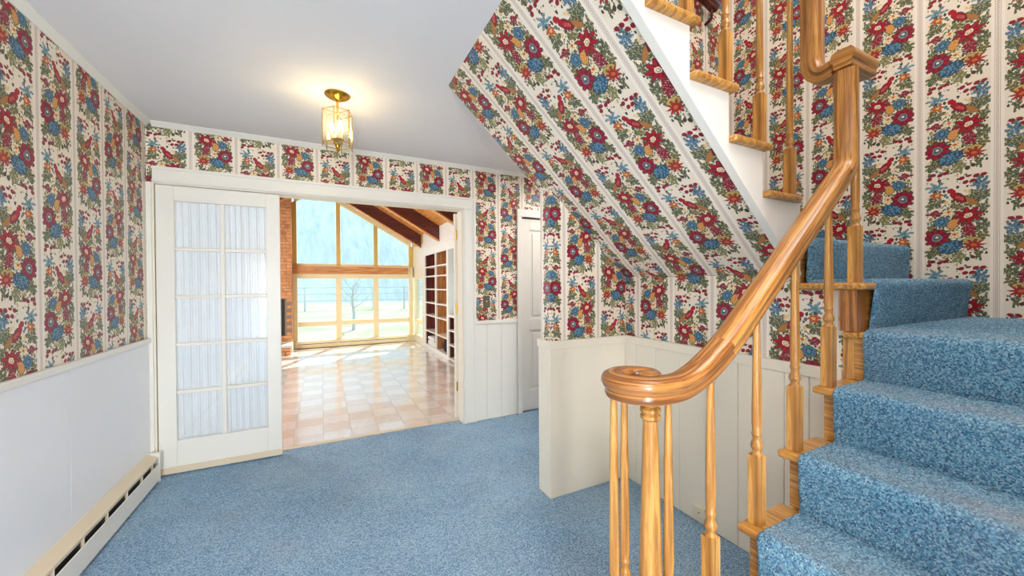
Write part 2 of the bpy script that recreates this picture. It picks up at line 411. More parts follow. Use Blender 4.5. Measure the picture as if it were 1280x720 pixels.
def wall_poly(name, org, ud, pts, thick, u0, v0, mat=WP, kind='structure', label=None, parent=None, vd=(0, 0, 1), vbase=0.0, holes=None):
    """flat wall of outline pts (u, v); front face first, body extruded by thick"""
    org, ud, vd = Vector(org), Vector(ud), Vector(vd)
    mb = MB()
    polys = pts if isinstance(pts[0][0], (tuple, list)) else [pts]
    for pl in polys:
        P3 = [org + ud*u + vd*v for u, v in pl]; n = len(pl); uv = [(u - u0, v - v0) for u, v in pl]
        off = Vector(thick); i = len(mb.v)
        mb.v += [tuple(p) for p in P3] + [tuple(p + off) for p in P3]
        mb.f.append(tuple(range(i, i+n))); mb.uv.append(uv)
        mb.f.append(tuple(range(i+2*n-1, i+n-1, -1))); mb.uv.append(list(reversed(uv)))
        for k in range(n):
            q = (k+1) % n; w = off.length
            mb.f.append((i+k, i+n+k, i+n+q, i+q)); mb.uv.append([uv[k], (uv[k][0]+w, uv[k][1]), (uv[q][0]+w, uv[q][1]), uv[q]])
    return mb.build(name, mat, parent, kind=kind, label=label, cat='wall' if kind == 'structure' and parent is None else None)

def planks(parent, axis, fixed, out, edges, z0, z1, mat, bv=0.0022):
    """vertical tongue-and-groove panels: each its own part with bevelled edges. axis: 'x' or 'y' run, fixed: wall plane, out: signed thickness"""
    for a, b in zip(edges[:-1], edges[1:]):
        a, b = min(a, b)+0.0008, max(a, b)-0.0008
        if axis == 'x': bx('wainscot_panel', mat, parent, a, b, fixed, fixed+out, z0, z1, bevel=bv, seg=1)
        else: bx('wainscot_panel', mat, parent, fixed, fixed+out, a, b, z0, z1, bevel=bv, seg=1)

# ---------------------------------------------------------------- floors and ceilings
mb = MB(); mb.face([(XL-0.1, -3.1, 0), (3.0, -3.1, 0), (3.0, YB+0.13, 0), (XL-0.1, YB+0.13, 0)], None)
mb.box(XL-0.1, 3.0, -3.1, YB+0.13, -0.1, -0.0005)
mb.build('floor', CARPET, None, kind='structure', label='blue plush carpet covering the hall floor', cat='floor')

mb = MB().box(XL-0.1, 0.65, -3.1, YB, ZC, 2.78).box(0.6505, 3.0, YPB, YB, ZC, 2.78).box(0.6505, 3.0, -3.1, -0.42, ZC, 2.78)
mb.build('ceiling', CEIL, None, kind='structure', label='plain off-white hall ceiling with the lantern', cat='ceiling')
bx('ceiling', CEIL, None, XL-0.1, 3.0, -0.5, 2.0, 5.1, 5.2, kind='structure', label='plain ceiling high above the stairwell', cat='ceiling')

# crown moulding
def crown(name, a, b, inward, label):
    a, b, inw = Vector(a), Vector(b), Vector(inward)
    prof = [(0, 0), (0.0, -0.034), (0.006, -0.034), (0.012, -0.026), (0.026, -0.012), (0.032, -0.006), (0.032, 0)]
    mb = MB().sweep([a, b], [inw]*2, [Vector((0, 0, 1))]*2, prof)
    mb.build(name, WHITE, None, kind='structure', fixn=True, label=label, cat='trim')
crown('trim_1', (XL+0.001, -2.99, ZC-0.001), (XL+0.001, YB-0.001, ZC-0.001), (1, 0, 0), 'thin white crown moulding on the wallpapered wall with the heater')
crown('trim_2', (XL+0.034, YB-0.001, ZC-0.001), (2.89, YB-0.001, ZC-0.001), (0, -1, 0), 'thin white crown moulding above the french doors')

# ---------------------------------------------------------------- walls
# left wall
wl = wall_poly('wall_left', (XL, 0, 0), (0, 1, 0), [(-3.0, 0), (YB, 0), (YB, ZC), (-3.0, ZC)], (-0.1, 0, 0), 2.32, 2.051+CR/2, label='wallpapered wall above the baseboard heater')
ed = [-3.0+0.61*k for k in range(12)]; ed = [e for e in ed if e < YB-0.05] + [YB-0.002]
COOL_LIT_W = plain('cool_lit_white_paint', srgb(240, 242, 246), 0.35, 0.01)  # white paint with the cool light on this wall put into its colour
planks(wl, 'y', XL+0.0005, 0.010, ed, 0.002, ZR-0.035, COOL_LIT_W, 0.0008)
bx('chair_rail', WHITE, wl, XL, XL+0.022, -3.0, YB-0.001, ZR-0.034, ZR, bevel=0.004)

# back wall with the doorway
OX0, OX1, OZ = -1.03, 1.195, 2.03
wb = wall_poly('wall_back', (0, YB, 0), (1, 0, 0), [[(XL-0.1, 0), (OX0, 0), (OX0, ZC), (XL-0.1, ZC)], [(OX0, OZ), (OX1, OZ), (OX1, ZC), (OX0, ZC)], [(OX1, 0), (1.82, 0), (1.82, ZC), (OX1, ZC)],
     [(1.82, 2.0), (2.56, 2.0), (2.56, ZC), (1.82, ZC)], [(2.56, 0), (3.0, 0), (3.0, ZC), (2.56, ZC)]], (0, 0.12, 0), -1.085, 2.283-0.05, label='wallpapered wall around the wide french doorway')
planks(wb, 'x', YB-0.0005, -0.010, [1.318, 1.428, 1.585, 1.764], 0.002, ZR-0.035, WHITE)
bx('chair_rail', WHITE, wb, 1.316, 1.764, YB, YB-0.020, ZR-0.034, ZR, bevel=0.004)
planks(wb, 'x', YB-0.0005, -0.010, [2.62, 2.76, 2.895], 0.002, ZR-0.035, WHITE)
bx('chair_rail', WHITE, wb, 2.62, 2.895, YB, YB-0.020, ZR-0.034, ZR, bevel=0.004)

# partition beside the stair
pt = wall_poly('wall_partition', (0, YP, 0), (1, 0, 0), [(XE, 0), (XS, 0), (XS, soff(XS)-0.002), (XE, soff(XE)-0.002)], (0, YPB-YP, 0), 1.35, 1.265, label='short wallpapered wall end under the sloping stair underside')
planks(pt, 'x', YP-0.0005, -0.010, [XE-0.012, XS-0.011], 0.002, ZR-0.05, CREAMW)
bx('chair_rail', CREAMW, pt, XE-0.018, XS-0.001, YP, YP-0.018, ZR-0.05, ZR, bevel=0.003)
bx('end_panel', CREAMW, pt, XE-0.011, XE, YP+0.0005, YPB+0.011, 0.002, ZR-0.05, bevel=0.002)
bx('end_cap', CREAMW, pt, XE-0.018, XE, YP+0.001, YPB+0.018, ZR-0.049, ZR, bevel=0.003)

# wall below the upper flight
ws = wall_poly('wall_stair', (XS, 0, 0), (0, -1, 0), [(-YP, 0), (-0.757, 0), (-0.757, 1.283), (-0.95, 1.283), (-0.95, soff(XS)-0.002), (-YP, soff(XS)-0.002)], (0.04, 0, 0), -1.325, 1.145+CR/2, label='wallpapered wall under the upper flight with outlets')
planks(ws, 'y', XS-0.0005, -0.010, [YP-0.001, 1.86, 1.70, 1.524, 1.36, 1.18, 1.07, 0.969, 0.872, 0.758], 0.002, ZR-0.05, CREAMW)
bx('chair_rail', CREAMW, ws, XS, XS-0.018, YP-0.019, 0.758, ZR-0.05, ZR, bevel=0.003)

# right wall, wall above the flight, near wall
wall_poly('wall_right', (XW, 0, 0), (0, -1, 0), [(-YB, 0), (3.0, 0), (3.0, 5.1), (-YB, 5.1)], (0.1, 0, 0), -0.855, 2.206, label='tall wallpapered wall rising beside the stair landings')
wall_poly('wall_stairwell', (0, YP, 0), (1, 0, 0), [(-1.06, 2.9), (0.12, 2.9), (0.30, 2.76), (XS+0.04, soff(XS)+0.04), (XW, 1.30), (XW, 5.1), (-1.06, 5.1)], (0, 0.10, 0), 1.35, 1.265, label='wallpapered wall on the far side of the upper flight')
wall_poly('wall_near', (0, -0.42, 0), (-1, 0, 0), [(-XW, 0), (-0.70, 0), (-0.70, 2.44), (1.06, 2.44), (1.06, 5.1), (-XW, 5.1)], (0, -0.1, 0), 0, 0, label='wallpapered wall on the near side of the lower flight')
bx('wall_upstairs', PLAST, None, XL-0.1, XL, -0.42, 2.07, 2.78, 5.1, kind='structure', label='plain upstairs wall beyond the stairwell', cat='wall')
bx('wall_entry', PLAST, None, XL-0.1, 3.0, -3.1, -3.0, 0, ZC, kind='structure', label='plain hall wall behind the viewpoint', cat='wall')
# fascia of the ceiling opening
bx('trim_3', WHITE, None, 0.6505, 0.665, -0.419, 0.89, 2.435, 2.80, kind='structure', label='white fascia board at the edge of the stairwell opening', cat='trim')

# sloping wallpapered underside of the upper flight
mb = MB(); dx = XS - 0.65; L = math.hypot(dx, soff(0.65)-soff(XS)); y0, y1 = 0.945, YPB
vb = 1.355; ubase = 1.325; v0 = 1.3735 - 0.0
A, B_, C_, D_ = (XS, y1, soff(XS)), (XS, y0, soff(XS)), (0.65, y0, ZC), (0.65, y1, ZC)
uvs = [(-y1+ubase, vb-v0), (-y0+ubase, vb-v0), (-y0+ubase, vb+L-v0), (-y1+ubase, vb+L-v0)]
mb.face([A, B_, C_, D_], uvs)
up = Vector((0.067, 0, 0.074))*1.0
mb.face([tuple(Vector(p)+up) for p in (A, D_, C_, B_)], [uvs[0], uvs[3], uvs[2], uvs[1]])
for p, q in ((A, B_), (B_, C_), (C_, D_), (D_, A)):
    mb.face([p, tuple(Vector(p)+up), tuple(Vector(q)+up), q], [(0.02, 0), (0.02, 0), (0.1, 0), (0.1, 0)])
mb.build('ceiling_slope', WP, None, kind='structure', label='wallpapered sloping underside of the upper stair flight', cat='ceiling')

# ---------------------------------------------------------------- door casings
def casing(name, pts_list, label):
    t = thing(name, label, 'trim', kind='structure')
    for b in pts_list: bx('casing_board', WHITE, t, *b, bevel=0.004)
    return t
cs = casing('trim_4', [(OX1, 1.316, YB, YB-0.022, 0, 2.025), (XL+0.036, 1.316, YB, YB-0.022, 2.0255, 2.135)], 'wide white casing framing the french doorway')
bx('casing_bead', WHITE, cs, OX1+0.012, OX1+0.028, YB-0.022, YB-0.030, 0, 2.045, bevel=0.004)
bx('casing_bead', WHITE, cs, 1.296, 1.316, YB-0.022, YB-0.031, 0, 2.112, bevel=0.005)
bx('casing_bead', WHITE, cs, XL+0.036, OX1+0.011, YB-0.022, YB-0.032, 2.028, 2.046, bevel=0.005)
bx('casing_bead', WHITE, cs, XL+0.036, 1.316, YB-0.022, YB-0.031, 2.113, 2.135, bevel=0.005)
bx('door_jamb', CREAMW, cs, OX1-0.012, OX1-0.0005, YB-0.01, YB+0.125, 0.0, OZ-0.001, bevel=0.002)
bx('door_jamb', CREAMW, cs, OX0+0.0005, OX0+0.012, YB-0.01, YB+0.125, 0.0, OZ-0.001, bevel=0.002)
bx('door_head', CREAMW, cs, OX0+0.013, OX1-0.013, YB-0.01, YB+0.125, OZ-0.012, OZ-0.0005, bevel=0.002)
bx('casing_board', WHITE, cs, XL+0.001, OX0+0.001, YB, YB-0.022, 0, 2.025, bevel=0.004)
cs2 = casing('trim_5', [(1.766, 1.820, YB, YB-0.020, 0, 2.0), (1.766, 2.62, YB, YB-0.020, 2.001, 2.078), (2.56, 2.62, YB, YB-0.020, 0, 2.0)], 'white casing around the closet door')
bx('casing_bead', WHITE, cs2, 1.766, 1.780, YB-0.020, YB-0.027, 0, 2.078, bevel=0.004)

# ---------------------------------------------------------------- french door, closed leaf
d1 = thing('door_1', 'white french door leaf with ten curtained panes', 'door', (0, 0, 0), kind='structure')
LX0, LX1, LY0, LY1, LZ0, LZ1 = -1.014, -0.285, YB-0.003, YB+0.034, 0.012, 2.014
PX0, PX1, PZ0, PZ1 = -0.915, -0.375, 0.235, 1.91
bx('stile', WHITE, d1, LX0, PX0, LY0, LY1, LZ0, LZ1, bevel=0.003); bx('stile', WHITE, d1, PX1, LX1, LY0, LY1, LZ0, LZ1, bevel=0.003)
bx('rail', WHITE, d1, PX0, PX1, LY0, LY1, PZ1, LZ1, bevel=0.002); bx('rail', WHITE, d1, PX0, PX1, LY0, LY1, LZ0, PZ0, bevel=0.002)
bx('kick_strip', BEIGE, d1, LX0, LX1, LY0-0.008, LY0, LZ0, LZ0+0.045, bevel=0.002)
xm = (PX0+PX1)/2
bx('muntin', WHITE, d1, xm-0.014, xm+0.014, LY0+0.002, LY1-0.002, PZ0, PZ1, bevel=0.005)
H5 = (PZ1-PZ0)/5
for k in range(1, 5):
    for s in (0, 1):
        xa, xb = (PX0, xm-0.014) if s == 0 else (xm+0.014, PX1)
        bx('muntin', WHITE, d1, xa, xb, LY0+0.002, LY1-0.002, PZ0+k*H5-0.012, PZ0+k*H5+0.012, bevel=0.005)
for k in range(5):
    for s in (0, 1):
        xa, xb = (PX0+0.001, xm-0.015) if s == 0 else (xm+0.015, PX1-0.001)
        za, zb = PZ0+k*H5+(0.013 if k else 0.001), PZ0+(k+1)*H5-(0.013 if k < 4 else 0.001)
        bx('glass_pane', GLASS, d1, xa, xb, YB+0.012, YB+0.015, za, zb)
# gathered sheer curtain behind the leaf
mb = MB(); nx = 260; zs = [0.16+0.06*k for k in range(31)]; i0 = 0
for j, z in enumerate(zs):
    for k in range(nx+1):
        x = -0.945 + (0.60)*k/nx
        pin = 1 - 0.35*math.sin(PI*(j/30))
        y = YB+0.062 + 0.0045*pin*math.sin(k*0.33+1.5*math.sin(k*0.043)+0.5*math.sin(j*0.2)) + 0.0018*math.sin(k*0.9+j*0.12+2*math.sin(k*.02))
        mb.v.append((x, y, z))
for j in range(len(zs)-1):
    for k in range(nx):
        a = j*(nx+1)+k; mb.f.append((a, a+1, a+nx+2, a+nx+1)); mb.uv.append([(0, 0)]*4)
cu = thing('sheer_curtain', 'gathered sheer white curtain hung behind the french door panes', 'curtain', (0, 0, 0))
mb.build('curtain_cloth', SHEER, cu, smooth=True)
for z in (0.175, 1.945): MB().tube([(-0.975, YB+0.046, z), (-0.325, YB+0.046, z)], 0.005).build('curtain_rod', BRASS, cu, smooth=True)

# folded leaf, seen edge on with its hinges
d2 = thing('door_2', 'french door leaf folded back in the far room, seen edge on', 'door', kind='structure')
fy = YB+0.150
for a, b in ((1.163, 1.265), (1.79, 1.892)): bx('stile', CREAMW, d2, a, b, fy, fy+0.036, 0.012, 2.01, bevel=0.003)
bx('rail', CREAMW, d2, 1.265, 1.79, fy, fy+0.036, 1.91, 2.01, bevel=0.002); bx('rail', CREAMW, d2, 1.265, 1.79, fy, fy+0.036, 0.012, 0.235, bevel=0.002)
bx('muntin', CREAMW, d2, 1.515, 1.54, fy+0.002, fy+0.034, 0.235, 1.91, bevel=0.004)
for k in range(1, 5): bx('muntin', CREAMW, d2, 1.265, 1.79, fy+0.003, fy+0.033, 0.235+k*H5-0.012, 0.235+k*H5+0.012, bevel=0.004)
for k in range(5):
    for xa, xb in ((1.266, 1.514), (1.541, 1.789)): bx('glass_pane', GLASS, d2, xa, xb, fy+0.016, fy+0.019, 0.235+k*H5+0.012, 0.235+(k+1)*H5-0.012)
for z in (0.32, 1.08, 1.80):
    MB().lathe([(0.0065, -0.045), (0.0065, 0.045)], (1.176, fy-0.010, z), 10).build('hinge', BRASS, d2, smooth=True)

# closet door
d3 = thing('door_3', 'white closet door with recessed panels beside the partition', 'door', kind='structure')
cx0, cx1, cy = 1.824, 2.556, YB+0.012
for a, b in ((cx0, cx0+0.10), (cx1-0.10, cx1)): bx('stile', WHITE, d3, a, b, cy, cy+0.035, 0.012, 1.988, bevel=0.002)
for a, b in ((0.012, 0.22), (0.84, 0.955), (1.875, 1.988)): bx('rail', WHITE, d3, cx0+0.10, cx1-0.10, cy, cy+0.035, a, b, bevel=0.002)
for a, b in ((0.22, 0.84), (0.955, 1.875)):
    bx('door_panel', WHITE, d3, cx0+0.10, cx1-0.10, cy+0.012, cy+0.026, a, b); bx('raised_field', WHITE, d3, cx0+0.135, cx1-0.135, cy+0.005, cy+0.012, a+0.035, b-0.035, bevel=0.004)
MB().lathe([(0.012, 0), (0.012, 0.02), (0.026, 0.032), (0.028, 0.045), (0.018, 0.058), (0.0, 0.06)], (cx1-0.06, cy, 0.95), 16, Matrix.Rotation(PI/2, 3, 'X')).build('door_knob', BRASS, d3, smooth=True)
bx('wall_closet', PLAST, None, 1.80, 2.60, YB+0.121, YB+0.14, 0, 2.1, kind='structure', label='plain backing behind the closet door', cat='wall')

# ---------------------------------------------------------------- baseboard heater
h = thing('baseboard_heater', 'long white and beige baseboard heater with dark slot', 'heater', (XL+0.012, 0, 0))
hx = 0.0005
HY0, HY1 = 0.2, 3.335
def hpoly(name, prof, mat, y0=HY0, y1=HY1, bv=0.0015):
    MB().prism([(x, y0, z) for x, z in prof], (0, y1-y0, 0)).build(name, mat, h, bevel=bv, fixn=True)
hpoly('back_plate', [(hx, 0.012), (hx+0.004, 0.012), (hx+0.004, 0.200), (hx, 0.200)], WHITE)
hpoly('top_cover', [(hx+0.004, 0.200), (hx+0.004, 0.194), (hx+0.050, 0.166), (hx+0.053, 0.154), (hx+0.056, 0.155), (hx+0.056, 0.170)], BEIGE)
hpoly('front_panel', [(hx+0.058, 0.022), (hx+0.063, 0.020), (hx+0.063, 0.126), (hx+0.058, 0.128)], WHITE)
hpoly('heating_fin', [(hx+0.012, 0.05), (hx+0.046, 0.05), (hx+0.046, 0.148), (hx+0.012, 0.148)], BLACK, HY0+0.03, HY1-0.03)
for y in (0.8, 1.1, 1.4, 1.7, 2.0, 2.22, 2.44, 2.66, 2.88, 3.08, 3.24):
    bx('bracket', BEIGE, h, hx+0.046, hx+0.058, y, y+0.004, 0.03, 0.165)
for y in (HY0-0.012, HY1): bx('end_cap', WHITE, h, hx, hx+0.064, y, y+0.012, 0.0, 0.200, bevel=0.002)

# ---------------------------------------------------------------- lantern
LX, LY = 0.093, 2.475
ln = thing('ceiling_lantern', 'hexagonal brass ceiling lantern with clear glass panes and lit candle bulbs', 'lamp', (LX, LY, ZC))
MB().lathe([(0.070, -0.0005), (0.070, -0.006), (0.062, -0.014), (0.040, -0.026), (0.020, -0.034), (0.010, -0.040)], seg=28).build('canopy', BRASS, ln, smooth=True)
MB().lathe([(0.007, -0.036), (0.007, -0.10), (0.011, -0.105), (0.011, -0.115), (0.006, -0.12), (0.006, -0.27), (0.024, -0.275), (0.030, -0.285), (0.016, -0.295), (0.010, -0.315), (0.013, -0.325), (0.0, -0.34)], seg=16).build('stem', BRASS, ln, smooth=True)
rr = 0.083; hexa = [(rr*math.cos(2*PI*k/6+0.25), rr*math.sin(2*PI*k/6+0.25)) for k in range(6)]
zt, zb = -0.105, -0.315
for k in range(6):
    x, y = hexa[k]; x2, y2 = hexa[(k+1) % 6]
    MB().tube([(x, y, zt+0.006), (x, y, zb-0.006)], 0.0026, 6).build('frame_post', BRASS, ln)
    MB().tube([(x, y, zt), (x2, y2, zt)], 0.0022, 6).build('frame_bar', BRASS, ln)
    MB().tube([(x, y, zb+0.02), (x2, y2, zb+0.02)], 0.0022, 6).build('frame_bar', BRASS, ln)
    MB().tube([(x, y, zt), (0, 0, zt-0.004)], 0.002, 6).build('frame_spoke', BRASS, ln)
    q = 0.93
    mbp = MB(); n_ = Vector((x+x2, y+y2, 0)).normalized()*0.003
    pa = [Vector((x*.99, y*.99, zt)), Vector((x2*.99, y2*.99, zt)), Vector((x2*.99, y2*.99, zb)), Vector((x*.99, y*.99, zb))]
    mbp.prism(pa, -n_); mbp.build('glass_pane', LGLASS, ln, fixn=True)
def emit(name, col, st):
    t = NT(name); t.t.nodes.remove(t.b); e = t.n('Emission', x0=col, x1=st); t.t.links.new(e.outputs[0], t.out.inputs[0]); return t.m
BULB = emit('lit_bulb', (1.0, 0.80, 0.46, 1), 55)
MB().lathe([(0.034, -0.262), (0.034, -0.268)], seg=16).build('candle_tray', BRASS, ln, smooth=True)
for k in range(3):
    a = 2*PI*k/3+0.9; x, y = 0.030*math.cos(a), 0.030*math.sin(a)
    MB().lathe([(0.0085, -0.262), (0.0085, -0.222)], (x, y, 0), 12).build('candle_sleeve', IVORY, ln, smooth=True)
    MB().lathe([(0.004, -0.222), (0.010, -0.208), (0.0115, -0.196), (0.008, -0.178), (0.002, -0.160)], (x, y, 0), 12).build('bulb', BULB, ln, smooth=True)
    pl = light('lantern_bulb_light', 'POINT', (LX+x*1.0, LY+y*1.0, ZC-0.22), 9.0, (1.0, 0.80, 0.50), radius=0.006)

# ---------------------------------------------------------------- staircase
st = thing('staircase', 'blue carpeted oak staircase turning over two landings', 'staircase', (1.8, 0.7, 0))
st_loc = Vector((1.8, 0.7, 0))
class LMB(MB):
    def build(s, name, mat, parent=None, **k):
        if parent is st: s.v = [tuple(Vector(v)-st_loc) for v in s.v]
        return super().build(name, mat, parent, **k)
def sbx(name, mat, *b, **k):
    m = LMB(); m.box(*b); return m.build(name, mat, st, **k)
YN = -0.418
rx = lambda k: 1.185 + RUN*(k-3)
TE, SK = 0.750, 0.722           # tread return edge, skirt face on the open side
# starting step with rounded end below the volute
ang = [math.radians(a) for a in range(90, 271, 10)]
def bull(x0, x1, yc, r, z0, z1, name, mat):
    cx = x0 + r
    pts = [(x1, YN), (x1, yc+r)] + [(cx+r*math.cos(a), yc+r*math.sin(a)) for a in ang if a > PI/2] 
    pts = [(x1, YN), (x1, yc+r), (cx, yc+r)] + [(cx+r*math.cos(a), yc+r*math.sin(a)) for a in [math.radians(q) for q in range(100, 181, 10)]] + [(x0, YN)]
    m = LMB(); m.prism([(x, y, z0) for x, y in pts], (0, 0, z1-z0)); m.build(name, mat, st, bevel=0.006 if name == 'tread' else 0, fixn=True)
bull(rx(1)-0.02, rx(2), 0.77, 0.13, 0, R-0.028, 'riser', OAKY)
bull(rx(1)-0.047, rx(2)-0.001, 0.77, 0.157, R-0.0275, R, 'tread', OAKY)
for k in range(2, 7):
    x = rx(k); top = R*k
    sbx('riser', OAKY, x, x+0.019, YN, SK, R*(k-1)+0.0005, top-0.0275)
    if k < 6: sbx('tread', OAKY, x-0.028, rx(k+1)-0.0005, YN, TE, top-0.027, top, bevel=0.011, seg=3)
sbx('tread', OAKY, rx(6)-0.028, XW-0.002, YN, 0.6995, 6*R-0.027, 6*R, bevel=0.011, seg=3)
sbx('nosing_return', OAKX, rx(6)-0.028, 1.8845, 0.70, TE, 6*R-0.027, 6*R, bevel=0.010, seg=3)
sbx('corner_post', OAKZ, rx(6), 1.8845, 0.7225, 0.7565, 0, 6*R-0.0275)
sbx('corner_post', oak('oak_brown_post', 'z', (186, 122, 62), (146, 88, 40)), 1.812, 1.8845, 0.702, 0.7565, 6*R+0.0005, 7*R-0.0275)
# skirt on the open side (faces the under-stair space)
pts = [(rx(2)+0.0195, 0)]
pts = [(rx(2)+0.02, 0.0), (rx(2)+0.02, 2*R-0.0275)]
for k in range(3, 7): pts += [(rx(k)+0.0195, R*(k-1)-0.0275), (rx(k)+0.0195, R*k-0.0275)]
pts = pts[:-1] + [(rx(6)+0.0195, R*6-0.0275), (1.8845, R*6-0.0275), (1.8845, 0)]
m = LMB(); m.prism([(x, 0.702, z) for x, z in pts], (0, 0.019, 0)); m.build('skirt_board', OAKX, st, fixn=True)
# turn step
sbx('riser', OAKX, 1.885, XW-0.002, 0.702, 0.722, 6*R+0.0005, 7*R-0.0275)
sbx('tread', OAKX, 1.798, XW-0.002, 0.672, 0.9245, 7*R-0.027, 7*R, bevel=0.011, seg=3)
sbx('riser', OAKX, XS+0.03, XW-0.002, 0.925, 0.945, 7*R+0.0005, 8*R-0.0275)
sbx('tread', OAKX, XS+0.012, XW-0.002, 0.90, YP-0.001, 8*R-0.027, 8*R, bevel=0.009, seg=3)
# upper flight
ux = lambda k: 1.818 - RUN*(k-9)*0.985
for k in range(9, 16):
    x = ux(k); top = R*k
    sbx('riser', OAKY, x-0.019, x, 0.93, YP-0.001, R*(k-1)+0.0005, top-0.0275)
    sbx('tread', OAKY, ux(k+1)+0.0005 if k < 15 else 0.30, x+0.028, 0.895, YP-0.001, top-0.027, top, bevel=0.011, seg=3)
# white stringer of the upper flight
zl = lambda x: soff(x)
def stringer(x_hi, x_lo, name):
    top = []
    x = x_hi; 
    for k in range(9, 16):
        xa, xb = ux(k), ux(k+1)
        hi, lo = min(x_hi, xa if k > 9 else 1.876), max(x_lo, xb)
        if hi > lo + 1e-4: top += [(hi, R*k-0.0275), (lo, R*k-0.0275)]
    bot = [(x_lo, max(zl(x_lo), 0)), (min(x_hi, XS), zl(min(x_hi, XS)))]
    if x_hi > XS: bot.append((x_hi, 1.3135))
    pts = bot + top
    m = LMB(); m.prism([(x, 0.924, z) for x, z in pts], (0, 0.02, 0)); m.build(name, WHITE, st, fixn=True)
stringer(1.705, 0.667, 'stringer'); stringer(1.876, 1.7065, 'stringer')
a, b = Vector((XS+0.01, 0.918, soff(XS+0.01)+0.004)), Vector((0.668, 0.918, soff(0.668)+0.004))
dr = (b-a).normalized(); nrm = Vector((dr.z, 0, -dr.x)) * (1 if dr.z*0 - 0 < 1 else 1)
m = LMB(); m.sweep([a, b], [Vector((0, 1, 0))]*2, [nrm]*2, [(-0.006, -0.013), (0.027, -0.013), (0.027, 0.0), (-0.0, 0.0), (0, 0.006), (-0.006, 0.006)]); m.build('stringer_bead', WHITE, st, fixn=True)

# carpet on the stairs: finely tufted mesh
def round_profile(pts, r, step):
    """polyline with convex and concave corners rounded, resampled evenly; returns points and normals (left side)"""
    pts = [Vector((p[0], p[1])) for p in pts]; out = [pts[0]]
    for i in range(1, len(pts)-1):
        p, a, b = pts[i], (pts[i-1]-pts[i]), (pts[i+1]-pts[i]); la, lb = a.length, b.length
        rr_ = min(r, la*0.45, lb*0.45); p0, p1 = p + a/la*rr_, p + b/lb*rr_
        for k in range(6):
            t = k/5; out.append(p0*(1-t)**2 + p*2*t*(1-t) + p1*t*t)
    out.append(pts[-1])
    res = [out[0]]; acc = 0; 
    d = [0]
    for i in range(1, len(out)): d.append(d[-1] + (out[i]-out[i-1]).length)
    n = int(d[-1]/step); res = []; j = 0
    for i in range(n+1):
        s = d[-1]*i/n
        while j < len(d)-2 and d[j+1] < s: j += 1
        t = (s-d[j])/max(1e-9, d[j+1]-d[j]); res.append(out[j].lerp(out[j+1], t))
    nm = []
    for i in range(len(res)):
        tt = (res[min(i+1, len(res)-1)]-res[max(i-1, 0)]).normalized(); nm.append(Vector((-tt.y, tt.x)))
    return res, nm
def tufted(name, prof, axis, w0, w1, step, parent, r=0.018, label=None, thick=0.012):
    P, Nn = round_profile(prof, r, step)
    nw = int(abs(w1-w0)/step); P = np.array([tuple(p) for p in P]); Nn = np.array([tuple(p) for p in Nn])
    n = len(P); W = np.linspace(w0, w1, nw+1)
    rng = np.random.default_rng(len(name)+n)
    dsp = rng.uniform(-0.0022, 0.0030, (n, nw+1))
    lowf = rng.uniform(-1, 1, (n//8+2, (nw+1)//8+2)); lowf = np.kron(lowf, np.ones((8, 8)))[:n, :nw+1]
    k = np.ones(9)/9
    lowf = np.apply_along_axis(lambda m_: np.convolve(m_, k, 'same'), 0, lowf); lowf = np.apply_along_axis(lambda m_: np.convolve(m_, k, 'same'), 1, lowf)
    dsp = dsp + lowf*0.002
    edge = np.minimum(np.arange(nw+1), nw-np.arange(nw+1)); fall = np.clip(edge/2.0, 0, 1)     # rounded selvedge
    off = thick*np.sqrt(np.clip(fall, 0, 1))[None, :] + dsp*fall[None, :]
    jw = rng.uniform(-0.0015, 0.0015, (n, nw+1)) + np.where(edge[None, :] == 1, rng.uniform(-0.002, 0.002, (n, nw+1)), 0)
    A_ = P[:, None, 0] + Nn[:, None, 0]*off; B__ = P[:, None, 1] + Nn[:, None, 1]*off
    Wd = W[None, :] + jw
    V = np.stack([A_, Wd, B__], -1) if axis == 'y' else np.stack([Wd, A_, B__], -1)
    V = V.reshape(-1, 3)
    idx = np.arange(n*(nw+1)).reshape(n, nw+1)
    F = np.stack([idx[:-1, :-1], idx[:-1, 1:], idx[1:, 1:], idx[1:, :-1]], -1).reshape(-1, 4)
    me = bpy.data.meshes.new(name); me.from_pydata(V.tolist(), [], F.tolist()); me.materials.append(SCARPET)
    # wear factor: strongest on the top of each nosing, fading back over the tread and towards the selvedge
    tz = np.gradient(P[:, 1]); up_ = (np.abs(tz) < 1e-4).astype(float); wr = np.zeros(n); run = 0
    prev = False; start = 0
    for i_ in range(n):
        if up_[i_] and not prev: start = i_
        prev = bool(up_[i_])
        wr[i_] = math.exp(-((i_-start)*step/0.10)**2) if prev else 0
    kk = np.ones(9)/9; wr = np.convolve(np.pad(wr, 4, 'edge'), kk, 'valid')
    cw = np.clip(np.sin(np.pi*np.linspace(0.02, 0.98, nw+1))*1.3, 0, 1)
    if w1 > w0 and axis == 'y': cw = np.clip(np.linspace(1.6, 0.35, nw+1), 0, 1)
    wa = me.attributes.new('wear', 'FLOAT', 'POINT'); wa.data.foreach_set('value', (wr[:, None]*cw[None, :]).astype(np.float32).ravel())
    me.polygons.foreach_set('use_smooth', [True]*len(me.polygons))
    o = bpy.data.objects.new(name, me); COL.objects.link(o); o.parent = parent; o.location = -st_loc
    if label: o['label'] = label
    return o
sc_ = st
off = 0.001
prof = [(rx(1)-0.02-off, 0.001)]
for k in range(1, 7):
    x = rx(k)-(0.02 if k == 1 else 0)
    nz = x-0.028-off*2
    if k > 1: prof.append((nz+0.010, R*(k-1)+off))
    prof.append((nz, R*k-0.036)); prof.append((nz, R*k+off))
prof.append((XW-0.006, 6*R+off))
tufted('stair_carpet', prof, 'y', YN+0.004, 0.683, 0.0058, sc_, 0.016, label='worn blue plush carpet')
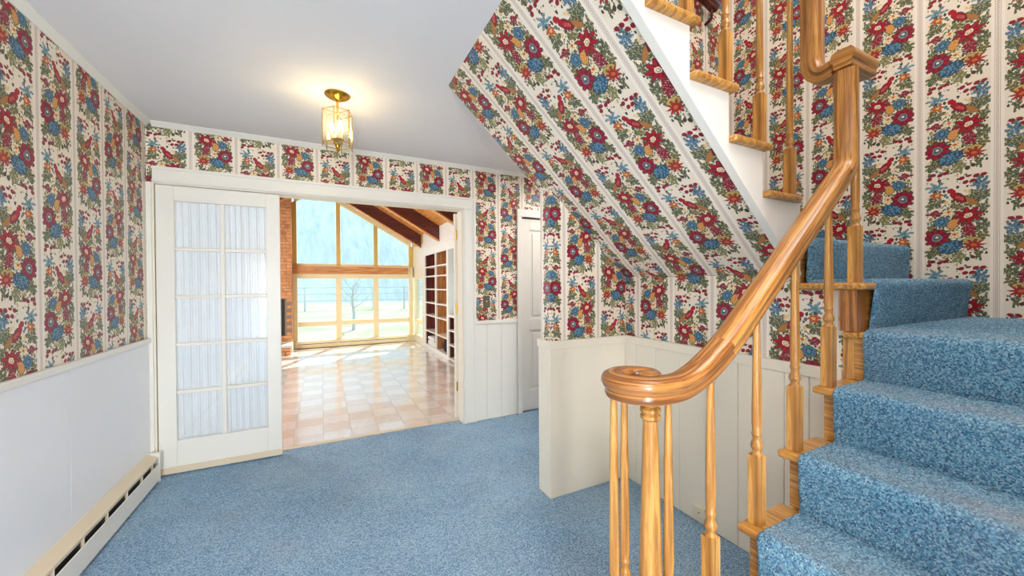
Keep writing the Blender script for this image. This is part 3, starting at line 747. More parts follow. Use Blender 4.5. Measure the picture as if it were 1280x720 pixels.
prof = [(0.694, 6*R+off), (0.678, 7*R-0.036), (0.672, 7*R+off), (0.906, 7*R+off), (0.898, 8*R-0.036), (0.898, 8*R+off), (YP-0.006, 8*R+off)]
tufted('stair_carpet', prof, 'x', 1.885, XW-0.004, 0.0065, sc_, 0.016, label='worn blue plush carpet')
prof = [(ux(9)+off, 8*R+off)]
for k in range(9, 16):
    x = ux(k)
    if k > 9: prof.append((x+0.020, R*(k-1)+off))
    prof.append((x+0.028+off*2, R*k-0.036)); prof.append((x+0.028+off*2, R*k+off))
prof.append((0.31, 15*R+off))
o = tufted('stair_carpet', [(-p[0], p[1]) for p in prof], 'y', 0.985, YP-0.006, 0.010, sc_, 0.016, label='worn blue plush carpet')
for v in o.data.vertices: v.co.x = -v.co.x
o.data.flip_normals()
bx('floor_upstairs', CARPET, None, XL, 0.298, -0.42, 1.969, 2.781, 15*R+0.003, kind='structure', label='blue carpeted floor upstairs beyond the top step', cat='floor')

# ---------------------------------------------------------------- railing
rl = thing('stair_railing', 'polished oak stair railing with volute and turned balusters', 'railing', (0, 0, 0))
RP = []
W2, H2 = 0.036, 0.034
RPROF = [(-0.022, -H2), (0.022, -H2), (0.026, -0.026), (0.026, -0.020), (0.024, -0.012), (0.031, -0.004), (W2, 0.006), (W2, 0.016), (0.031, 0.026), (0.020, 0.032), (0.0, H2), (-0.020, 0.032), (-0.031, 0.026), (-W2, 0.016), (-W2, 0.006), (-0.031, -0.004), (-0.024, -0.012), (-0.026, -0.020), (-0.026, -0.026)]
RY = 0.715
zr = lambda x: 1.4715 + 0.87*(x-1.451)
ZV = 1.035
path, sides, ups = [], [], []
# sloping rail from post down, then easing to level
PXc = 1.765
rail_pts = [(x, RY, zr(x)) for x in (1.725, 1.60, 1.45, 1.30, 1.20, 1.14)]
def bez(p0, p1, p2, n):
    return [tuple(Vector(p0)*(1-t)**2 + Vector(p1)*2*t*(1-t) + Vector(p2)*t*t) for t in [k/n for k in range(1, n+1)]]
x_l = 1.451 + (ZV-1.4715)/0.87
ease = bez((1.14, RY, zr(1.14)), (x_l, RY, ZV), (0.835, RY+0.0, ZV), 16)
# spiral
VC = (0.800, 0.785)
rad0 = VC[1]-RY
def rad(a):   # a in degrees measured clockwise from the near side, through the left, the far side and back
    P_ = [(0, rad0), (60, 0.076), (110, 0.080), (180, 0.068), (240, 0.052), (300, 0.034), (430, 0.034)]
    for (a0, r0), (a1, r1) in zip(P_[:-1], P_[1:]):
        if a0 <= a <= a1:
            t = (a-a0)/(a1-a0); t = t*t*(3-2*t)*0.4 + t*0.6; return r0+(r1-r0)*t
    return P_[-1][1]
spir = []
for a in range(8, 313, 8):
    r_ = rad(a); th = math.radians(-90 - a); spir.append((VC[0]+r_*math.cos(th), VC[1]+r_*math.sin(th), ZV))
full = rail_pts + ease[:-1] + [(0.835, RY, ZV)] + spir
def frames(path, plane_side=None):
    S, U = [], []
    for j in range(len(path)):
        t = (Vector(path[min(j+1, len(path)-1)]) - Vector(path[max(j-1, 0)])).normalized()
        hz = Vector((t.x, t.y, 0))
        s = plane_side if plane_side is not None else Vector((hz.y, -hz.x, 0)).normalized()
        S.append(s); U.append(s.cross(t).normalized())
    return S, U
S, U = frames(full)
for j in range(len(full)-len(spir), len(full)):          # the rail narrows into the eye
    a_ = 8+8*(j-len(full)+len(spir)); q_ = 1.0 if a_ < 170 else 1.0-0.5*min(1, (a_-170)/130)
    S[j] = S[j]*q_
ns = len(rail_pts)+4
m = MB(); m.sweep(full[:ns], S[:ns], U[:ns], RPROF); m.build('handrail', OAKU, rl, smooth=True, fixn=True)
m = MB(); m.sweep(full[ns-1:], S[ns-1:], U[ns-1:], RPROF); m.build('volute', OAKV, rl, smooth=True, fixn=True)
VC2 = (VC[0]+0.016, VC[1]-0.010)
MB().lathe([(0.022, -0.034), (0.026, -0.022), (0.024, -0.012), (0.030, 0.002), (0.033, 0.012), (0.030, 0.026), (0.020, 0.033), (0.0, 0.035)], (VC2[0], VC2[1], ZV+0.0005), 28).build('volute_eye', OAKV, rl, smooth=True)
# vertical easing up to the crossing fitting
g = [(1.715, RY, zr(1.715)), (1.735, RY, zr(1.735))] + bez((1.735, RY, zr(1.735)), (1.766, RY, zr(1.766)), (1.768, RY, zr(1.766)+0.045), 5) + [(1.768, RY, 1.90), (1.768, RY, 2.105)]
S, U = frames(g, Vector((0, 1, 0)))
m = MB(); m.sweep(g, [-s for s in S], [-u for u in U], [(a_, b_) for a_, b_ in RPROF]); m.build('gooseneck', OAKU, rl, smooth=True, fixn=True)
SQ = [(-0.026, -0.034), (0.026, -0.034), (0.030, -0.024), (0.028, -0.012), (0.036, 0.000), (0.038, 0.014), (0.033, 0.026), (0.020, 0.033), (0, 0.035), (-0.020, 0.033), (-0.033, 0.026), (-0.038, 0.014), (-0.036, 0.0), (-0.028, -0.012), (-0.030, -0.024)]
ZT = 2.145
g = [(1.731, RY, ZT), (1.925, RY, ZT)]; S, U = frames(g)
m = MB(); m.sweep(g, S, U, SQ); m.build('level_fitting', OAKU, rl, smooth=True, fixn=True)
g = [(1.79, RY+0.036, ZT), (1.805, 0.79, ZT)] + bez((1.805, 0.79, ZT), (1.817, 0.845, ZT), (1.818, 0.850, ZT+0.075), 8) + [(1.818, 0.850, 2.40), (1.818, 0.852, 2.55)] + bez((1.818, 0.852, 2.55), (1.818, 0.856, 2.62), (1.74, 0.90, 2.69), 6) + [(0.60, 0.925, 2.69+0.856*1.14)]
S, U = [], []
for j in range(len(g)):
    t = (Vector(g[min(j+1, len(g)-1)]) - Vector(g[max(j-1, 0)])).normalized()
    if j < 11: s = Vector((1, 0, 0)); s = (s - t*s.dot(t)).normalized()
    else: s = Vector((t.y, -t.x, 0)).normalized() if abs(t.x) > 0.2 else Vector((1, 0, 0))
    if j < 11: u = s.cross(t).normalized()
    else: u = s.cross(t).normalized()
    S.append(s); U.append(u)
m = MB(); m.sweep(g[:12], S[:11]+[Vector((1, 0, 0))], U[:11]+[U[10]], SQ); m.build('upper_gooseneck', OAKU, rl, smooth=True, fixn=True)
g2 = [(1.83, 0.905, 2.62), (0.45, 0.925, 2.62+0.856*1.38)]; S, U = frames(g2); m = MB(); m.sweep(g2, S, U, RPROF); m.build('upper_handrail', OAKU, rl, smooth=True, fixn=True)

def baluster(x, y, z0, z1, block=0.215, label=None):
    b = thing.__wrapped__ if False else None
    h_ = z1 - z0; w = 0.0175
    m = MB(); m.box(-w, w, -w, w, 0, block)
    # chamfered neck, vase and rings, then a long tapering shaft
    m2 = MB(); z = block
    prof = [(0.0165, z-0.001), (0.0172, z+0.004), (0.0125, z+0.010), (0.0120, z+0.016), (0.0160, z+0.022), (0.0175, z+0.030), (0.0150, z+0.040), (0.0105, z+0.050), (0.0125, z+0.056), (0.0125, z+0.061), (0.0145, z+0.063), (0.0145, z+0.068), (0.0118, z+0.072), (0.0138, z+0.10), (0.0140, z+0.14), (0.0092, h_)]
    m2.lathe(prof, seg=16)
    n0 = len(m.v); m.v += m2.v; m.f += [tuple(i+n0 for i in f) for f in m2.f]; m.uv += m2.uv
    o = m.build('baluster', OAKZ, rl, smooth=True); o.location = (x, y, z0+0.0005)
    return o
for x, k in ((0.990, 2), (1.208, 3), (1.420, 4), (1.637, 5)):
    baluster(x, RY, R*k, zr(x)-0.036 if x > 1.1 else ZV+0.012)
baluster(1.832, RY, R*7, ZT-0.034)
for k in (9, 10, 11, 12, 13, 14):
    x = ux(k)-0.008; baluster(x, 0.932, R*k, 2.60+0.856*(1.83-x), block=0.20)
for k in (12, 13, 14): pass
def volute_baluster(px_a, r_):
    baluster(VC[0]+r_*math.cos(px_a), VC[1]+r_*math.sin(px_a), R, ZV-0.03, block=0.24)
for deg, r_ in ((165, 0.088), (93, 0.069), (-35, 0.068)): volute_baluster(math.radians(deg), r_)
# newel under the volute
z = 0
nw = [(0.036, 0), (0.036, 0.02), (0.030, 0.030), (0.026, 0.20), (0.032, 0.215), (0.026, 0.235), (0.020, 0.25), (0.030, 0.27), (0.031, 0.30), (0.020, 0.735), (0.020, 0.750), (0.0265, 0.757), (0.0265, 0.765), (0.022, 0.769), (0.0275, 0.775), (0.0275, 0.783), (0.021, 0.790), (0.021, 0.815)]
o = MB().lathe(nw, seg=24).build('newel', OAKZ, rl, smooth=True, label='thicker turned newel post under the volute'); o.location = (VC[0]+0.0056, VC[1]-0.022, R+0.0005)
# handrail fragment high on the far wall
hr = thing('wall_handrail', 'dark stained handrail high on the wall behind the upper balusters', 'handrail', (0, 0, 0))
g = [(2.10, 1.905, 3.62), (2.70, 1.905, 3.40)]; S, U = frames(g)
MB().sweep(g, S, U, [(a_*0.9, b_*0.9) for a_, b_ in SQ]).build('rail', DARKW, hr, smooth=True, fixn=True)
MB().tube([(2.66, 1.905, 3.39), (2.67, 1.915, 3.33), (2.67, YP, 3.31)], 0.012).build('bracket', DARKW, hr, smooth=True)

# ---------------------------------------------------------------- outlets and switch
t = thing('electrical_outlet', 'ivory outlet plate on the panelling behind the balusters', 'outlet', (XS-0.011, 1.675, 0.215))
bx('plate', IVORY, t, -0.005, 0, -0.036, 0.036, -0.058, 0.058, bevel=0.003)
for z in (-0.021, 0.021):
    s_ = MB().lathe([(0.016, 0), (0.0155, 0.0015)], (-0.005, 0, z), 20, Matrix.Rotation(-PI/2, 3, 'Y')).build('socket', IVORY, t)
    for y in (-0.006, 0.006): bx('slot', BLACK, s_, -0.0068, -0.0062, y-0.001, y+0.001, z-0.004, z+0.005)
t = thing('telephone_jack', 'small ivory jack box low on the panelling', 'wall jack', (XS-0.011, 1.385, 0.066))
bx('jack_body', IVORY, t, -0.016, 0, -0.042, 0.042, -0.034, 0.034, bevel=0.003)
bx('jack_cover', IVORY, t, -0.018, -0.0155, -0.036, 0.036, -0.028, 0.028, bevel=0.001)
MB().lathe([(0.004, 0), (0.004, 0.001)], (-0.018, 0.0, 0), 12, Matrix.Rotation(-PI/2, 3, 'Y')).build('jack_hole', BLACK, t)
t = thing('light_switch', 'light switch with dark floral plate beside the french doorway', 'light switch', (1.432, YB, 1.148))
SWP = plain('dark_floral_plate', srgb(128, 116, 98), 0.4, 0.3, 90)
bx('switch_plate', SWP, t, -0.036, 0.036, -0.006, 0, -0.058, 0.058, bevel=0.003)
bx('toggle', IVORY, t, -0.004, 0.004, -0.018, -0.006, -0.004, 0.010, bevel=0.001)

# ================================================================ far room
RX0, RX1, YR0 = -2.05, 1.95, YB+0.13
# tiled floor
def tile_material(name, c, c2):
    t = NT(name); tc = t.n('TexCoord'); oi = t.n('ObjectInfo')
    vv = t.vm('ADD', tc.outputs['Object'], t.n('CombineXYZ', x0=t.math('MULTIPLY', oi.outputs['Random'], 37.0), x1=t.math('MULTIPLY', oi.outputs['Random'], 91.0)).outputs[0])
    n1 = t.n('TexNoise', i_Vector=vv, i_Scale=9.0, i_Detail=6.0, i_Roughness=0.65, i_Distortion=1.5)
    f = t.ramp(n1.outputs[0], [(0.38, (0, 0, 0, 1)), (0.62, (1, 1, 1, 1))])
    t.p(Base_Color=t.mix(t.math('MULTIPLY_ADD', f, 0.7, 0.0), c, c2), Roughness=0.22, Coat_Weight=1.0, Coat_Roughness=0.12)
    return t.m
TA = tile_material('pale_tile', srgb(238, 236, 234), srgb(226, 220, 216))
TB = tile_material('tan_tile', srgb(230, 218, 208), srgb(216, 200, 190))
fl = bx('floor', PLAST, None, RX0-0.1, RX1+0.5, YR0-0.01, YF+0.1, -0.1, -0.004, kind='structure', label='pale checkered tile floor of the far sunny room', cat='floor')
TS = 0.2286
tiles = []
nx0, nx1 = int(math.floor((RX0)/TS)), int(math.ceil(RX1/TS)); ny = int(math.ceil((YF-YR0)/TS))
for j in range(ny):
    for i in range(nx0, nx1):
        x0, x1 = max(RX0, i*TS), min(RX1, (i+1)*TS); y0, y1 = YR0+j*TS, min(YF, YR0+(j+1)*TS)
        if x1-x0 < 0.02 or y1-y0 < 0.02: continue
        tiles.append((x0, x1, y0, y1, (i+j) % 2))
def vis(t_):   # seen through the doorway from the hall
    x, y = (t_[0]+t_[1])/2, (t_[2]+t_[3])/2
    return -0.115 <= x/y <= 0.36 or (y < 4 and -0.6 < x < 1.4)
seen = sorted([q for q in tiles if vis(q)], key=lambda q: q[2])[:300]; ss = set(seen); rest = [q for q in tiles if q not in ss]
cache = {}
for (x0, x1, y0, y1, p) in seen:
    w, d_ = round(x1-x0-0.002, 4), round(y1-y0-0.002, 4); key = (w, d_, p)
    if key not in cache:
        o = MB().box(-w/2, w/2, -d_/2, d_/2, -0.003, 0).build('floor_tile', TB if p else TA, fl); cache[key] = o
        o.location = ((x0+x1)/2, (y0+y1)/2, 0.0)
    else: o = dup(cache[key], ((x0+x1)/2, (y0+y1)/2, 0.0))
    o.rotation_euler = (random.uniform(-.0012, .0012), random.uniform(-.0012, .0012), 0)
for p in (0, 1):
    m = MB()
    for q in rest:
        if q[4] == p: m.box(q[0]+.001, q[1]-.001, q[2]+.001, q[3]-.001, -0.003, 0)
    m.build('distant_floor_tile', TB if p else TA, fl, kind='stuff')
bx('trim_6', BEIGE, None, OX0+0.013, OX1-0.013, YR0-0.030, YR0+0.012, -0.002, 0.006, kind='structure', bevel=0.002, label='thin metal threshold strip between carpet and tiles', cat='threshold')

# gable window wall
rz = lambda x: 3.54 - 0.57*abs(x+0.05)      # underside of the roof boards
RAF = 0.26
gl_top = lambda x: 3.31 - 0.57*abs(x+0.05)
wd = thing('window_1', 'gable window wall of cream mullions around large panes', 'window', kind='structure')
mull = [-0.50, 0.33, 1.10, 1.88]
fy0, fy1 = YF-0.04, YF+0.05
def fb(name, x0, x1, z0, z1, mat=CREAMF, y0=fy0, y1=fy1): return bx(name, mat, wd, x0, x1, y0, y1, z0, z1, bevel=0.004)
fb('sill', -0.54, RX1, 0.0, 0.125, y0=YF-0.07)
fb('sill_cap', -0.54, RX1, 0.125, 0.150, y0=YF-0.09)
fb('spandrel', -0.54, RX1-0.001, 1.50, 1.735)
for i, x in enumerate(mull):
    w = 0.045 if i in (0, 3) else 0.055
    fb('lower_mullion', x-w, x+w, 0.150, 1.50)
    zt_ = gl_top(x)-0.0
    m = MB().prism([(x-0.04, fy0, 1.735), (x+0.04, fy0, 1.735), (x+0.04, fy0, gl_top(x+0.04)+0.01), (x-0.04, fy0, gl_top(x-0.04)+0.01)], (0, fy1-fy0, 0)); m.build('upper_mullion', YELF, wd, fixn=True)
for (a, b) in zip(mull[:-1], mull[1:]):
    a += 0.055; b -= 0.055
    fb('transom', a, b, 0.455, 0.555); fb('head', a, b, 1.465, 1.50)
    bx('lower_pane', GLASS, wd, a, b, YF, YF+0.005, 0.150, 0.455); bx('middle_pane', GLASS, wd, a, b, YF, YF+0.005, 0.555, 1.465)
    pts = [(a, YF, 1.78), (b, YF, 1.78), (b, YF, gl_top(b))]
    if a < -0.05 < b: pts.append((-0.05, YF, gl_top(-0.05)))
    pts.append((a, YF, gl_top(a)))
    MB().prism(pts, (0, 0.005, 0)).build('upper_pane', GLASS, wd, fixn=True)
    fb('upper_sill', a-0.015, b+0.015, 1.735, 1.78)
    # rake trim above the glass
    xs = [a-0.055] + ([-0.05] if a < -0.05 < b else []) + [b+0.055]
    for xa, xb in zip(xs[:-1], xs[1:]):
        MB().prism([(xa, fy0-0.02, gl_top(xa)), (xb, fy0-0.02, gl_top(xb)), (xb, fy0-0.02, rz(xb)-0.002), (xa, fy0-0.02, rz(xa)-0.002)], (0, fy1-fy0+0.02, 0)).build('rake_trim', CREAMF, wd, fixn=True)
bm_ = bx('wood_beam', BEAMW, None, -0.54, 1.80, YF-0.10, YF-0.045, 1.565, 1.720, kind='structure', bevel=0.004, label='tan wooden beam crossing the gable windows', cat='beam')
MB().prism([(1.925, fy0, 1.5), (2.4, fy0, 1.5), (2.4, fy0, rz(2.4)), (1.925, fy0, rz(1.925))], (0, 0.09, 0)).build('gable_panel', CREAMF, wd, fixn=True)
# a thin baseboard heater along the window foot
t = thing('baseboard_heater', 'low cream heater under the far gable windows', 'heater', (0, YF-0.071, 0))
bx('cover', CREAMF, t, -0.50, 1.80, -0.050, 0, 0.012, 0.125, bevel=0.003); bx('slot', BLACK, t, -0.45, 1.75, -0.0515, -0.049, 0.088, 0.098)

# brick chimney with firebox and hearth
BRK = NT('orange_brick'); tcb = BRK.n('TexCoord'); nb = BRK.n('TexNoise', i_Vector=tcb.outputs['Object'], i_Scale=14.0, i_Detail=5.0)
BRK.p(Base_Color=BRK.ramp(nb.outputs[0], [(0.3, srgb(186, 122, 76)), (0.5, srgb(214, 150, 98)), (0.7, srgb(230, 172, 122))]), Roughness=0.85); BRK.bump(nb.outputs[0], 0.3, 0.004); BRK = BRK.m
MORT = plain('mortar', srgb(150, 132, 116), 0.9, 0.05)
ch = thing('fireplace', 'orange brick chimney with dark firebox beside the gable windows', 'fireplace', (0, 0, 0))
cy0 = YF-0.34
FX0, FX1, FZ0, FZ1 = -1.75, -0.72, 0.36, 1.0
for b in ((-2.04, FX0, 0.19, 1.0), (FX1, -0.545, 0.19, 1.0)): bx('masonry_core', MORT, ch, b[0], b[1], cy0+0.008, YF, b[2], b[3])
MB().prism([(-2.04, cy0+0.008, FZ1), (-0.545, cy0+0.008, FZ1), (-0.545, cy0+0.008, rz(-0.545)), (-2.04, cy0+0.008, rz(-2.04))], (0, 0.33, 0)).build('masonry_core', MORT, ch, fixn=True)
bx('masonry_core', MORT, ch, FX0, FX1, cy0+0.008, YF, 0.19, FZ0)
m = MB(); zc_ = 0.195; row = 0
while zc_ < 3.2:
    x = -2.04 - (0.1 if row % 2 else 0)
    while x < -0.54:
        xa, xb = max(x, -2.04), min(x+0.192, -0.541)
        if xb-xa > 0.02 and zc_+0.057 < rz(xa)-0.01 and not (zc_+0.05 > FZ0 and zc_ < FZ1 and xb > FX0 and xa < FX1):
            m.box(xa, xb, cy0-random.uniform(0, 0.004), cy0+0.03, zc_, zc_+0.057)
        x += 0.202
    zc_ += 0.067; row += 1
# return face towards the windows
zc_ = 0.195; row = 0
while zc_ < rz(-0.545)-0.08:
    y = cy0 + (0.05 if row % 2 else 0)
    while y < YF-0.06:
        m.box(-0.546, -0.540+random.uniform(0, 0.003), y+0.001, min(y+0.15, YF-0.05), zc_, zc_+0.057); y += 0.16
    zc_ += 0.067; row += 1
m.build('brick', BRK, ch, kind='stuff')
bx('firebox', BLACK, ch, FX0, FX1, cy0+0.10, YF-0.02, FZ0, FZ1); bx('surround', BLACK, ch, FX0-0.03, FX1+0.05, cy0-0.015, cy0+0.012, FZ0-0.03, FZ1+0.05, bevel=0.003)
hs = MB()
for r_ in range(2):
    x = -2.04 - (0.1 if r_ else 0)
    while x < -0.54:
        xa, xb = max(x, -2.04), min(x+0.192, -0.541)
        if xb-xa > 0.02: hs.box(xa, xb, cy0-0.42, cy0-0.02, 0.003+0.067*r_, 0.06+0.067*r_)
        x += 0.202
hs.build('hearth_brick', BRK, ch, kind='stuff')
bx('hearth_slab', plain('slate_hearth', srgb(214, 208, 200), 0.5), ch, -2.045, -0.53, cy0-0.44, cy0+0.0, 0.137, 0.185, bevel=0.004)

# side wall with window, bookcase
wsd = wall_poly('wall_lounge_right', (0, 0, 0), (0, 1, 0), [[(8.98, 0), (YF, 0), (YF, 2.2), (8.98, 2.2)], [(8.16, 0), (8.98, 0), (8.98, 0.14), (8.16, 0.14)], [(8.16, 1.50), (8.98, 1.50), (8.98, 2.2), (8.16, 2.2)]], (0.10, 0, 0), 0, 0, mat=CREAMW, label='cream wall strip beside the gable windows')
wsd.location = (RX1, 0, 0)
w2 = thing('window_2', 'narrow window in the side wall next to the bookcase', 'window', kind='structure')
for a, b, c, d_ in ((8.16, 8.20, 0.14, 1.50), (8.94, 8.98, 0.14, 1.50), (8.20, 8.94, 0.14, 0.18), (8.20, 8.94, 1.46, 1.50), (8.20, 8.94, 0.455, 0.535)):
    bx('window_frame', CREAMF, w2, RX1-0.012, RX1+0.06, a, b, c, d_, bevel=0.003)
bx('pane', GLASS, w2, RX1+0.02, RX1+0.025, 8.20, 8.94, 0.18, 0.455); bx('pane', GLASS, w2, RX1+0.02, RX1+0.025, 8.20, 8.94, 0.535, 1.46)
bc = thing('bookcase', 'tall white framed bookcase with red-brown stained shelves', 'bookcase', (0, 0, 0))
F0, F1 = RX1+0.001, RX1+0.031
BW = plain('bookcase_white', srgb(240, 238, 230), 0.4)
for a, b in ((8.02, 8.155), (7.16, 7.22), (6.365, 6.465), (5.50, 5.56)): bx('stile', BW, bc, F0, F1, a, b, 0.0, 1.9245, bevel=0.002)
bx('top_rail', BW, bc, F0, F1, 5.50, 8.155, 1.925, 2.09, bevel=0.002)
for a, b in ((7.22, 8.02), (6.465, 7.16)): 
    bx('base_rail', BW, bc, F0, F1, a, b, 0.0, 0.055, bevel=0.002)
    for z in (0.055, 0.355, 0.68, 0.94, 1.215, 1.475, 1.665): bx('shelf', BW, bc, F0+0.001, F1+0.27, a, b, z-0.0, z+0.024)
bx('back_panel', SHELFW, bc, F1+0.275, F1+0.29, 7.19, 8.10, 0, 2.05); bx('back_panel', SHELFP, bc, F1+0.275, F1+0.29, 6.41, 7.19, 0, 2.05)
for y, mt in ((8.06, SHELFW), (7.19, SHELFP), (6.415, SHELFW), (5.53, BW)): bx('divider', mt, bc, F1, F1+0.275, y-0.01, y+0.01, 0, 0.78 if y == 6.415 else 2.05)
bx('divider', BW, bc, F1, F1+0.275, 6.405, 6.425, 0.801, 2.05)
bx('top_board', BW, bc, F1, F1+0.29, 5.50, 8.155, 2.055, 2.085)
for z in (0.03, 0.27, 0.52): bx('shelf', BW, bc, F0+0.001, F1+0.27, 5.56, 6.365, z, z+0.024)
bx('shelf', BW, bc, F0+0.001, F1+0.27, 5.56, 6.365, 0.76, 0.80)
bx('back_panel', SHELFW, bc, F1+0.275, F1+0.29, 5.53, 6.41, 0, 0.78)
w3 = thing('window_3', 'window seen through the open upper bay of the bookcase', 'window', kind='structure')
for a, b, c, d_ in ((5.54, 5.60, 0.80, 1.92), (6.33, 6.40, 0.80, 1.92), (5.60, 6.33, 0.80, 0.86), (5.60, 6.33, 1.86, 1.92)): bx('window_frame', BW, w3, F1+0.276, F1+0.33, a, b, c, d_)
bx('cross_rail', BEAMW, w3, F1+0.27, F1+0.33, 5.60, 6.33, 1.52, 1.66)
bx('pane', GLASS, w3, F1+0.30, F1+0.305, 5.60, 6.33, 0.86, 1.86)
# things on the bottom shelves
CL = plain('white_folded_cloth', srgb(236, 232, 226), 0.9, 0.05, 20, 0.3)
for i, (y, z, w_, h_) in enumerate(((7.60, 0.080, 0.30, 0.10), (7.64, 0.182, 0.26, 0.075))):
    m = MB(); m.sweep([(F0+0.03, y, z+h_/2), (F0+0.13, y, z+h_/2+0.003), (F0+0.24, y, z+h_/2)], [Vector((0, 1, 0))]*3, [Vector((0, 0, 1))]*3, [(w_*math.copysign(abs(math.cos(a))**0.5, math.cos(a)), h_/2*math.copysign(abs(math.sin(a))**0.6, math.sin(a))) for a in [2*PI*k/20 for k in range(20)]])
    m.build('folded_blanket', CL, None, smooth=True, fixn=True, label=('folded white blanket, lower of two on the bottom bookcase shelf', 'folded white blanket, upper of two on the bottom bookcase shelf')[i], cat='blanket', group='folded blankets in the bookcase')
bgm = plain('black_bag_cloth', srgb(30, 28, 32), 0.7, 0.1, 20, 0.4)
bg_ = thing('black_bag', 'small black slouching bag on the bottom bookcase shelf', 'bag', (F0+0.13, 6.78, 0.080))
m = MB(); n_ = 20; rings = []
for j in range(10):
    f_ = j/9; s_ = math.sin(PI*min(1, 0.12+0.84*f_))**0.5
    for k in range(n_):
        a = 2*PI*k/n_; m.v.append((0.10*s_*math.cos(a)*(1+0.12*math.sin(3*a+j)), 0.20*s_*math.sin(a)*(1+0.1*math.sin(4*a+j)), 0.0+0.20*f_+0.012*math.sin(3*a)*f_))
for j in range(9):
    for k in range(n_):
        a, b = j*n_+k, j*n_+(k+1) % n_; m.f.append((a, b, b+n_, a+n_)); m.uv.append([(0, 0)]*4)
m.f.append(tuple(range(n_-1, -1, -1))); m.uv.append([(0, 0)]*n_); m.f.append(tuple(range(9*n_, 10*n_))); m.uv.append([(0, 0)]*n_)
m.build('bag_body', bgm, bg_, smooth=True)
MB().tube([(-0.02, -0.08, 0.19), (-0.05, -0.05, 0.235), (-0.05, 0.05, 0.24), (-0.02, 0.09, 0.19)], 0.008).build('bag_strap', bgm, bg_, smooth=True)

# other walls of the far room
bx('wall_lounge_side', PLAST, None, RX1+0.37, RX1+0.47, YR0, 5.49, 0, 2.25, kind='structure', label='plain side wall of the far room near the doorway', cat='wall')
bx('wall_lounge_left', PLAST, None, RX0-0.1, RX0, YR0, YF+0.05, 0, 2.39, kind='structure', label='plain wall beyond the chimney', cat='wall')
MB().prism([(RX0-0.1, YR0-0.009, 0), (OX0-0.0, YR0-0.009, 0), (OX0, YR0-0.009, OZ), (OX1, YR0-0.009, OZ), (OX1, YR0-0.009, 0), (RX1+0.47, YR0-0.009, 0), (RX1+0.47, YR0-0.009, 2.12), (-0.05, YR0-0.009, rz(-0.05)), (RX0-0.1, YR0-0.009, rz(RX0-0.1))], (0, 0.012, 0)).build('wall_lounge_near', PLAST, None, kind='structure', fixn=True, label='far room side of the doorway wall', cat='wall')
# roof: boards and rafters
rf = thing('ceiling', 'sloping orange board ceiling with dark rafters in the far room', 'ceiling', kind='structure')
for sgn_ in (1, -1):
    x_far = 2.55 if sgn_ == 1 else -2.45
    m = MB(); nb_ = 19
    for k in range(nb_):
        xa = -0.05 + (x_far+0.05)*k/nb_; xb = -0.05 + (x_far+0.05)*(k+1)/nb_
        g_ = 0.003*sgn_
        m.prism([(xa+g_, YR0-0.1, rz(xa+g_)), (xb-g_, YR0-0.1, rz(xb-g_)), (xb-g_, YR0-0.1, rz(xb-g_)+0.03), (xa+g_, YR0-0.1, rz(xa+g_)+0.03)], (0, YF+0.20-YR0+0.1, 0))
    m.build('roof_boards', PINE, rf, kind='stuff', fixn=True)
    MB().prism([(-0.05, YR0-0.1, rz(-0.05)+0.033), (x_far, YR0-0.1, rz(x_far)+0.033), (x_far, YR0-0.1, rz(x_far)+0.12), (-0.05, YR0-0.1, rz(-0.05)+0.12)], (0, YF+0.20-YR0+0.1, 0)).build('roof_deck', DARKW, rf, fixn=True)
    for y in (8.30, 6.87, 5.44, 4.01):
        x1_ = 1.945 if sgn_ == 1 else -2.04
        MB().prism([(-0.05, y, rz(-0.05)-0.001), (x1_, y, rz(x1_)-0.001), (x1_, y, rz(x1_)-RAF), (-0.05, y, rz(-0.05)-RAF)], (0, 0.09, 0)).build('rafter', DARKW, rf, fixn=True)
        MB().prism([(-0.05, y-0.008, rz(-0.05)-RAF-0.0005), (x1_, y-0.008, rz(x1_)-RAF-0.0005), (x1_, y-0.008, rz(x1_)-RAF-0.022), (-0.05, y-0.008, rz(-0.05)-RAF-0.022)], (0, 0.106, 0)).build('rafter_trim', PINE, rf, fixn=True)
# panel above bookcase up to the roof
MB().prism([(RX1+0.001, 5.5, 2.091), (RX1+0.031, 5.5, 2.091), (RX1+0.031, 5.5, rz(RX1+0.031)), (RX1+0.001, 5.5, rz(RX1+0.001))], (0, 2.659, 0)).build('wall_over_bookcase', BW, None, kind='structure', fixn=True, label='white strip of wall between bookcase and roof', cat='wall')

# ================================================================ outside
GR = NT('pale_dry_lawn'); tg = GR.n('TexCoord'); n1 = GR.n('TexNoise', i_Vector=tg.outputs['Object'], i_Scale=0.6, i_Detail=8.0)
GR.p(Base_Color=GR.ramp(n1.outputs[0], [(0.35, srgb(128, 140, 112)), (0.6, srgb(156, 158, 134))]), Roughness=0.95); GR = GR.m
bx('ground', GR, None, -60, 60, YF+0.10, 120, -0.35, -0.12, kind='structure', label='pale lawn outside the windows', cat='ground')
HL = NT('haze_tinted_hillside'); tg = HL.n('TexCoord'); mpH = HL.n('Mapping', x0=tg.outputs['Object']); mpH.inputs[3].default_value = (2.2, 0.35, 0.35)
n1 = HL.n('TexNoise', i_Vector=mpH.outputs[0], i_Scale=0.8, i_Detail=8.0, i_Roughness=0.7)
HL.p(Base_Color=HL.ramp(n1.outputs[0], [(0.32, srgb(142, 162, 166)), (0.5, srgb(158, 176, 180)), (0.68, srgb(176, 192, 194))]), Roughness=1.0); HL = HL.m  # distance haze is painted into these pale blue-grey colours
m = MB(); gx, gy = 60, 24
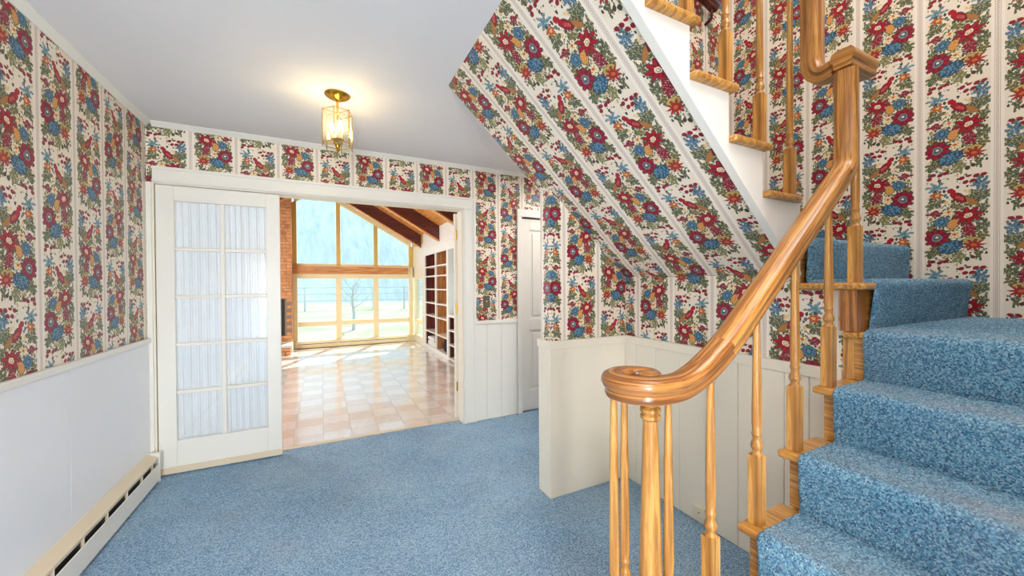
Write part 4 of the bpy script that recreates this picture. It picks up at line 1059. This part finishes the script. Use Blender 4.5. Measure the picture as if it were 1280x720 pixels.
for j in range(gy):
    for i in range(gx):
        x = -70+140*i/(gx-1); y = 34+60*j/(gy-1)
        z = -0.4 + max(0, (y-34))*0.62 + 1.6*math.sin(x*0.11+1.1)*min(1, (y-34)/15) + random.uniform(-0.5, 0.5)*min(1, j)
        z += max(0, (x-4))*0.35*min(1, (y-34)/20)
        m.v.append((x, y, z))
for j in range(gy-1):
    for i in range(gx-1):
        a = j*gx+i; m.f.append((a, a+1, a+gx+1, a+gx)); m.uv.append([(0, 0)]*4)
m.build('hillside', HL, None, smooth=True, kind='structure', label='hazy wooded hillside rising behind the lawn', cat='hill')
# bare tree
BK = plain('tree_bark', srgb(206, 208, 212), 0.9, 0.1, 12)
tr = thing('bare_tree', 'young leafless tree on the lawn outside the middle window', 'tree', (0.9, 13.2, -0.12)); tr.scale = (0.58, 0.58, 0.58)
MB().tube([(0, 0, -0.02), (0.03, 0, 0.9), (-0.05, 0.05, 1.7), (0.02, 0, 2.5)], [0.09, 0.075, 0.06, 0.03], 8).build('trunk', BK, tr, smooth=True)
for k in range(9):
    z0 = 1.2+0.14*k; a = k*2.3; l = 0.9-0.05*k
    p0 = Vector((-0.01, 0.02, z0)); p1 = p0+Vector((math.cos(a)*l*0.5, math.sin(a)*l*0.5, 0.30)); p2 = p0+Vector((math.cos(a)*l, math.sin(a)*l, 0.75))
    br = MB().tube([p0, p1, p2], [0.032, 0.022, 0.006], 6).build('branch', BK, tr, smooth=True)
    for q in range(3):
        b_ = p1.lerp(p2, 0.2+0.3*q); a2 = a+(-1)**q*0.9; MB().tube([b_, b_+Vector((math.cos(a2)*0.3, math.sin(a2)*0.3, 0.25))], [0.010, 0.003], 5).build('twig', BK, br)
# wire and post fence
fc = thing('pasture_fence', 'pale post and rail fence across the lawn', 'fence', (0, 24, -0.12))
FW = plain('weathered_fence', srgb(205, 212, 216), 0.8, 0.05)
for k in range(19): bx('fence_post', FW, fc, -13.5+1.8*k, -13.4+1.8*k, -0.05, 0.05, -0.02, 1.35)
for z in (0.55, 0.92, 1.28): bx('fence_rail', FW, fc, -13.4, 19.0, -0.07, -0.051, z, z+0.05)
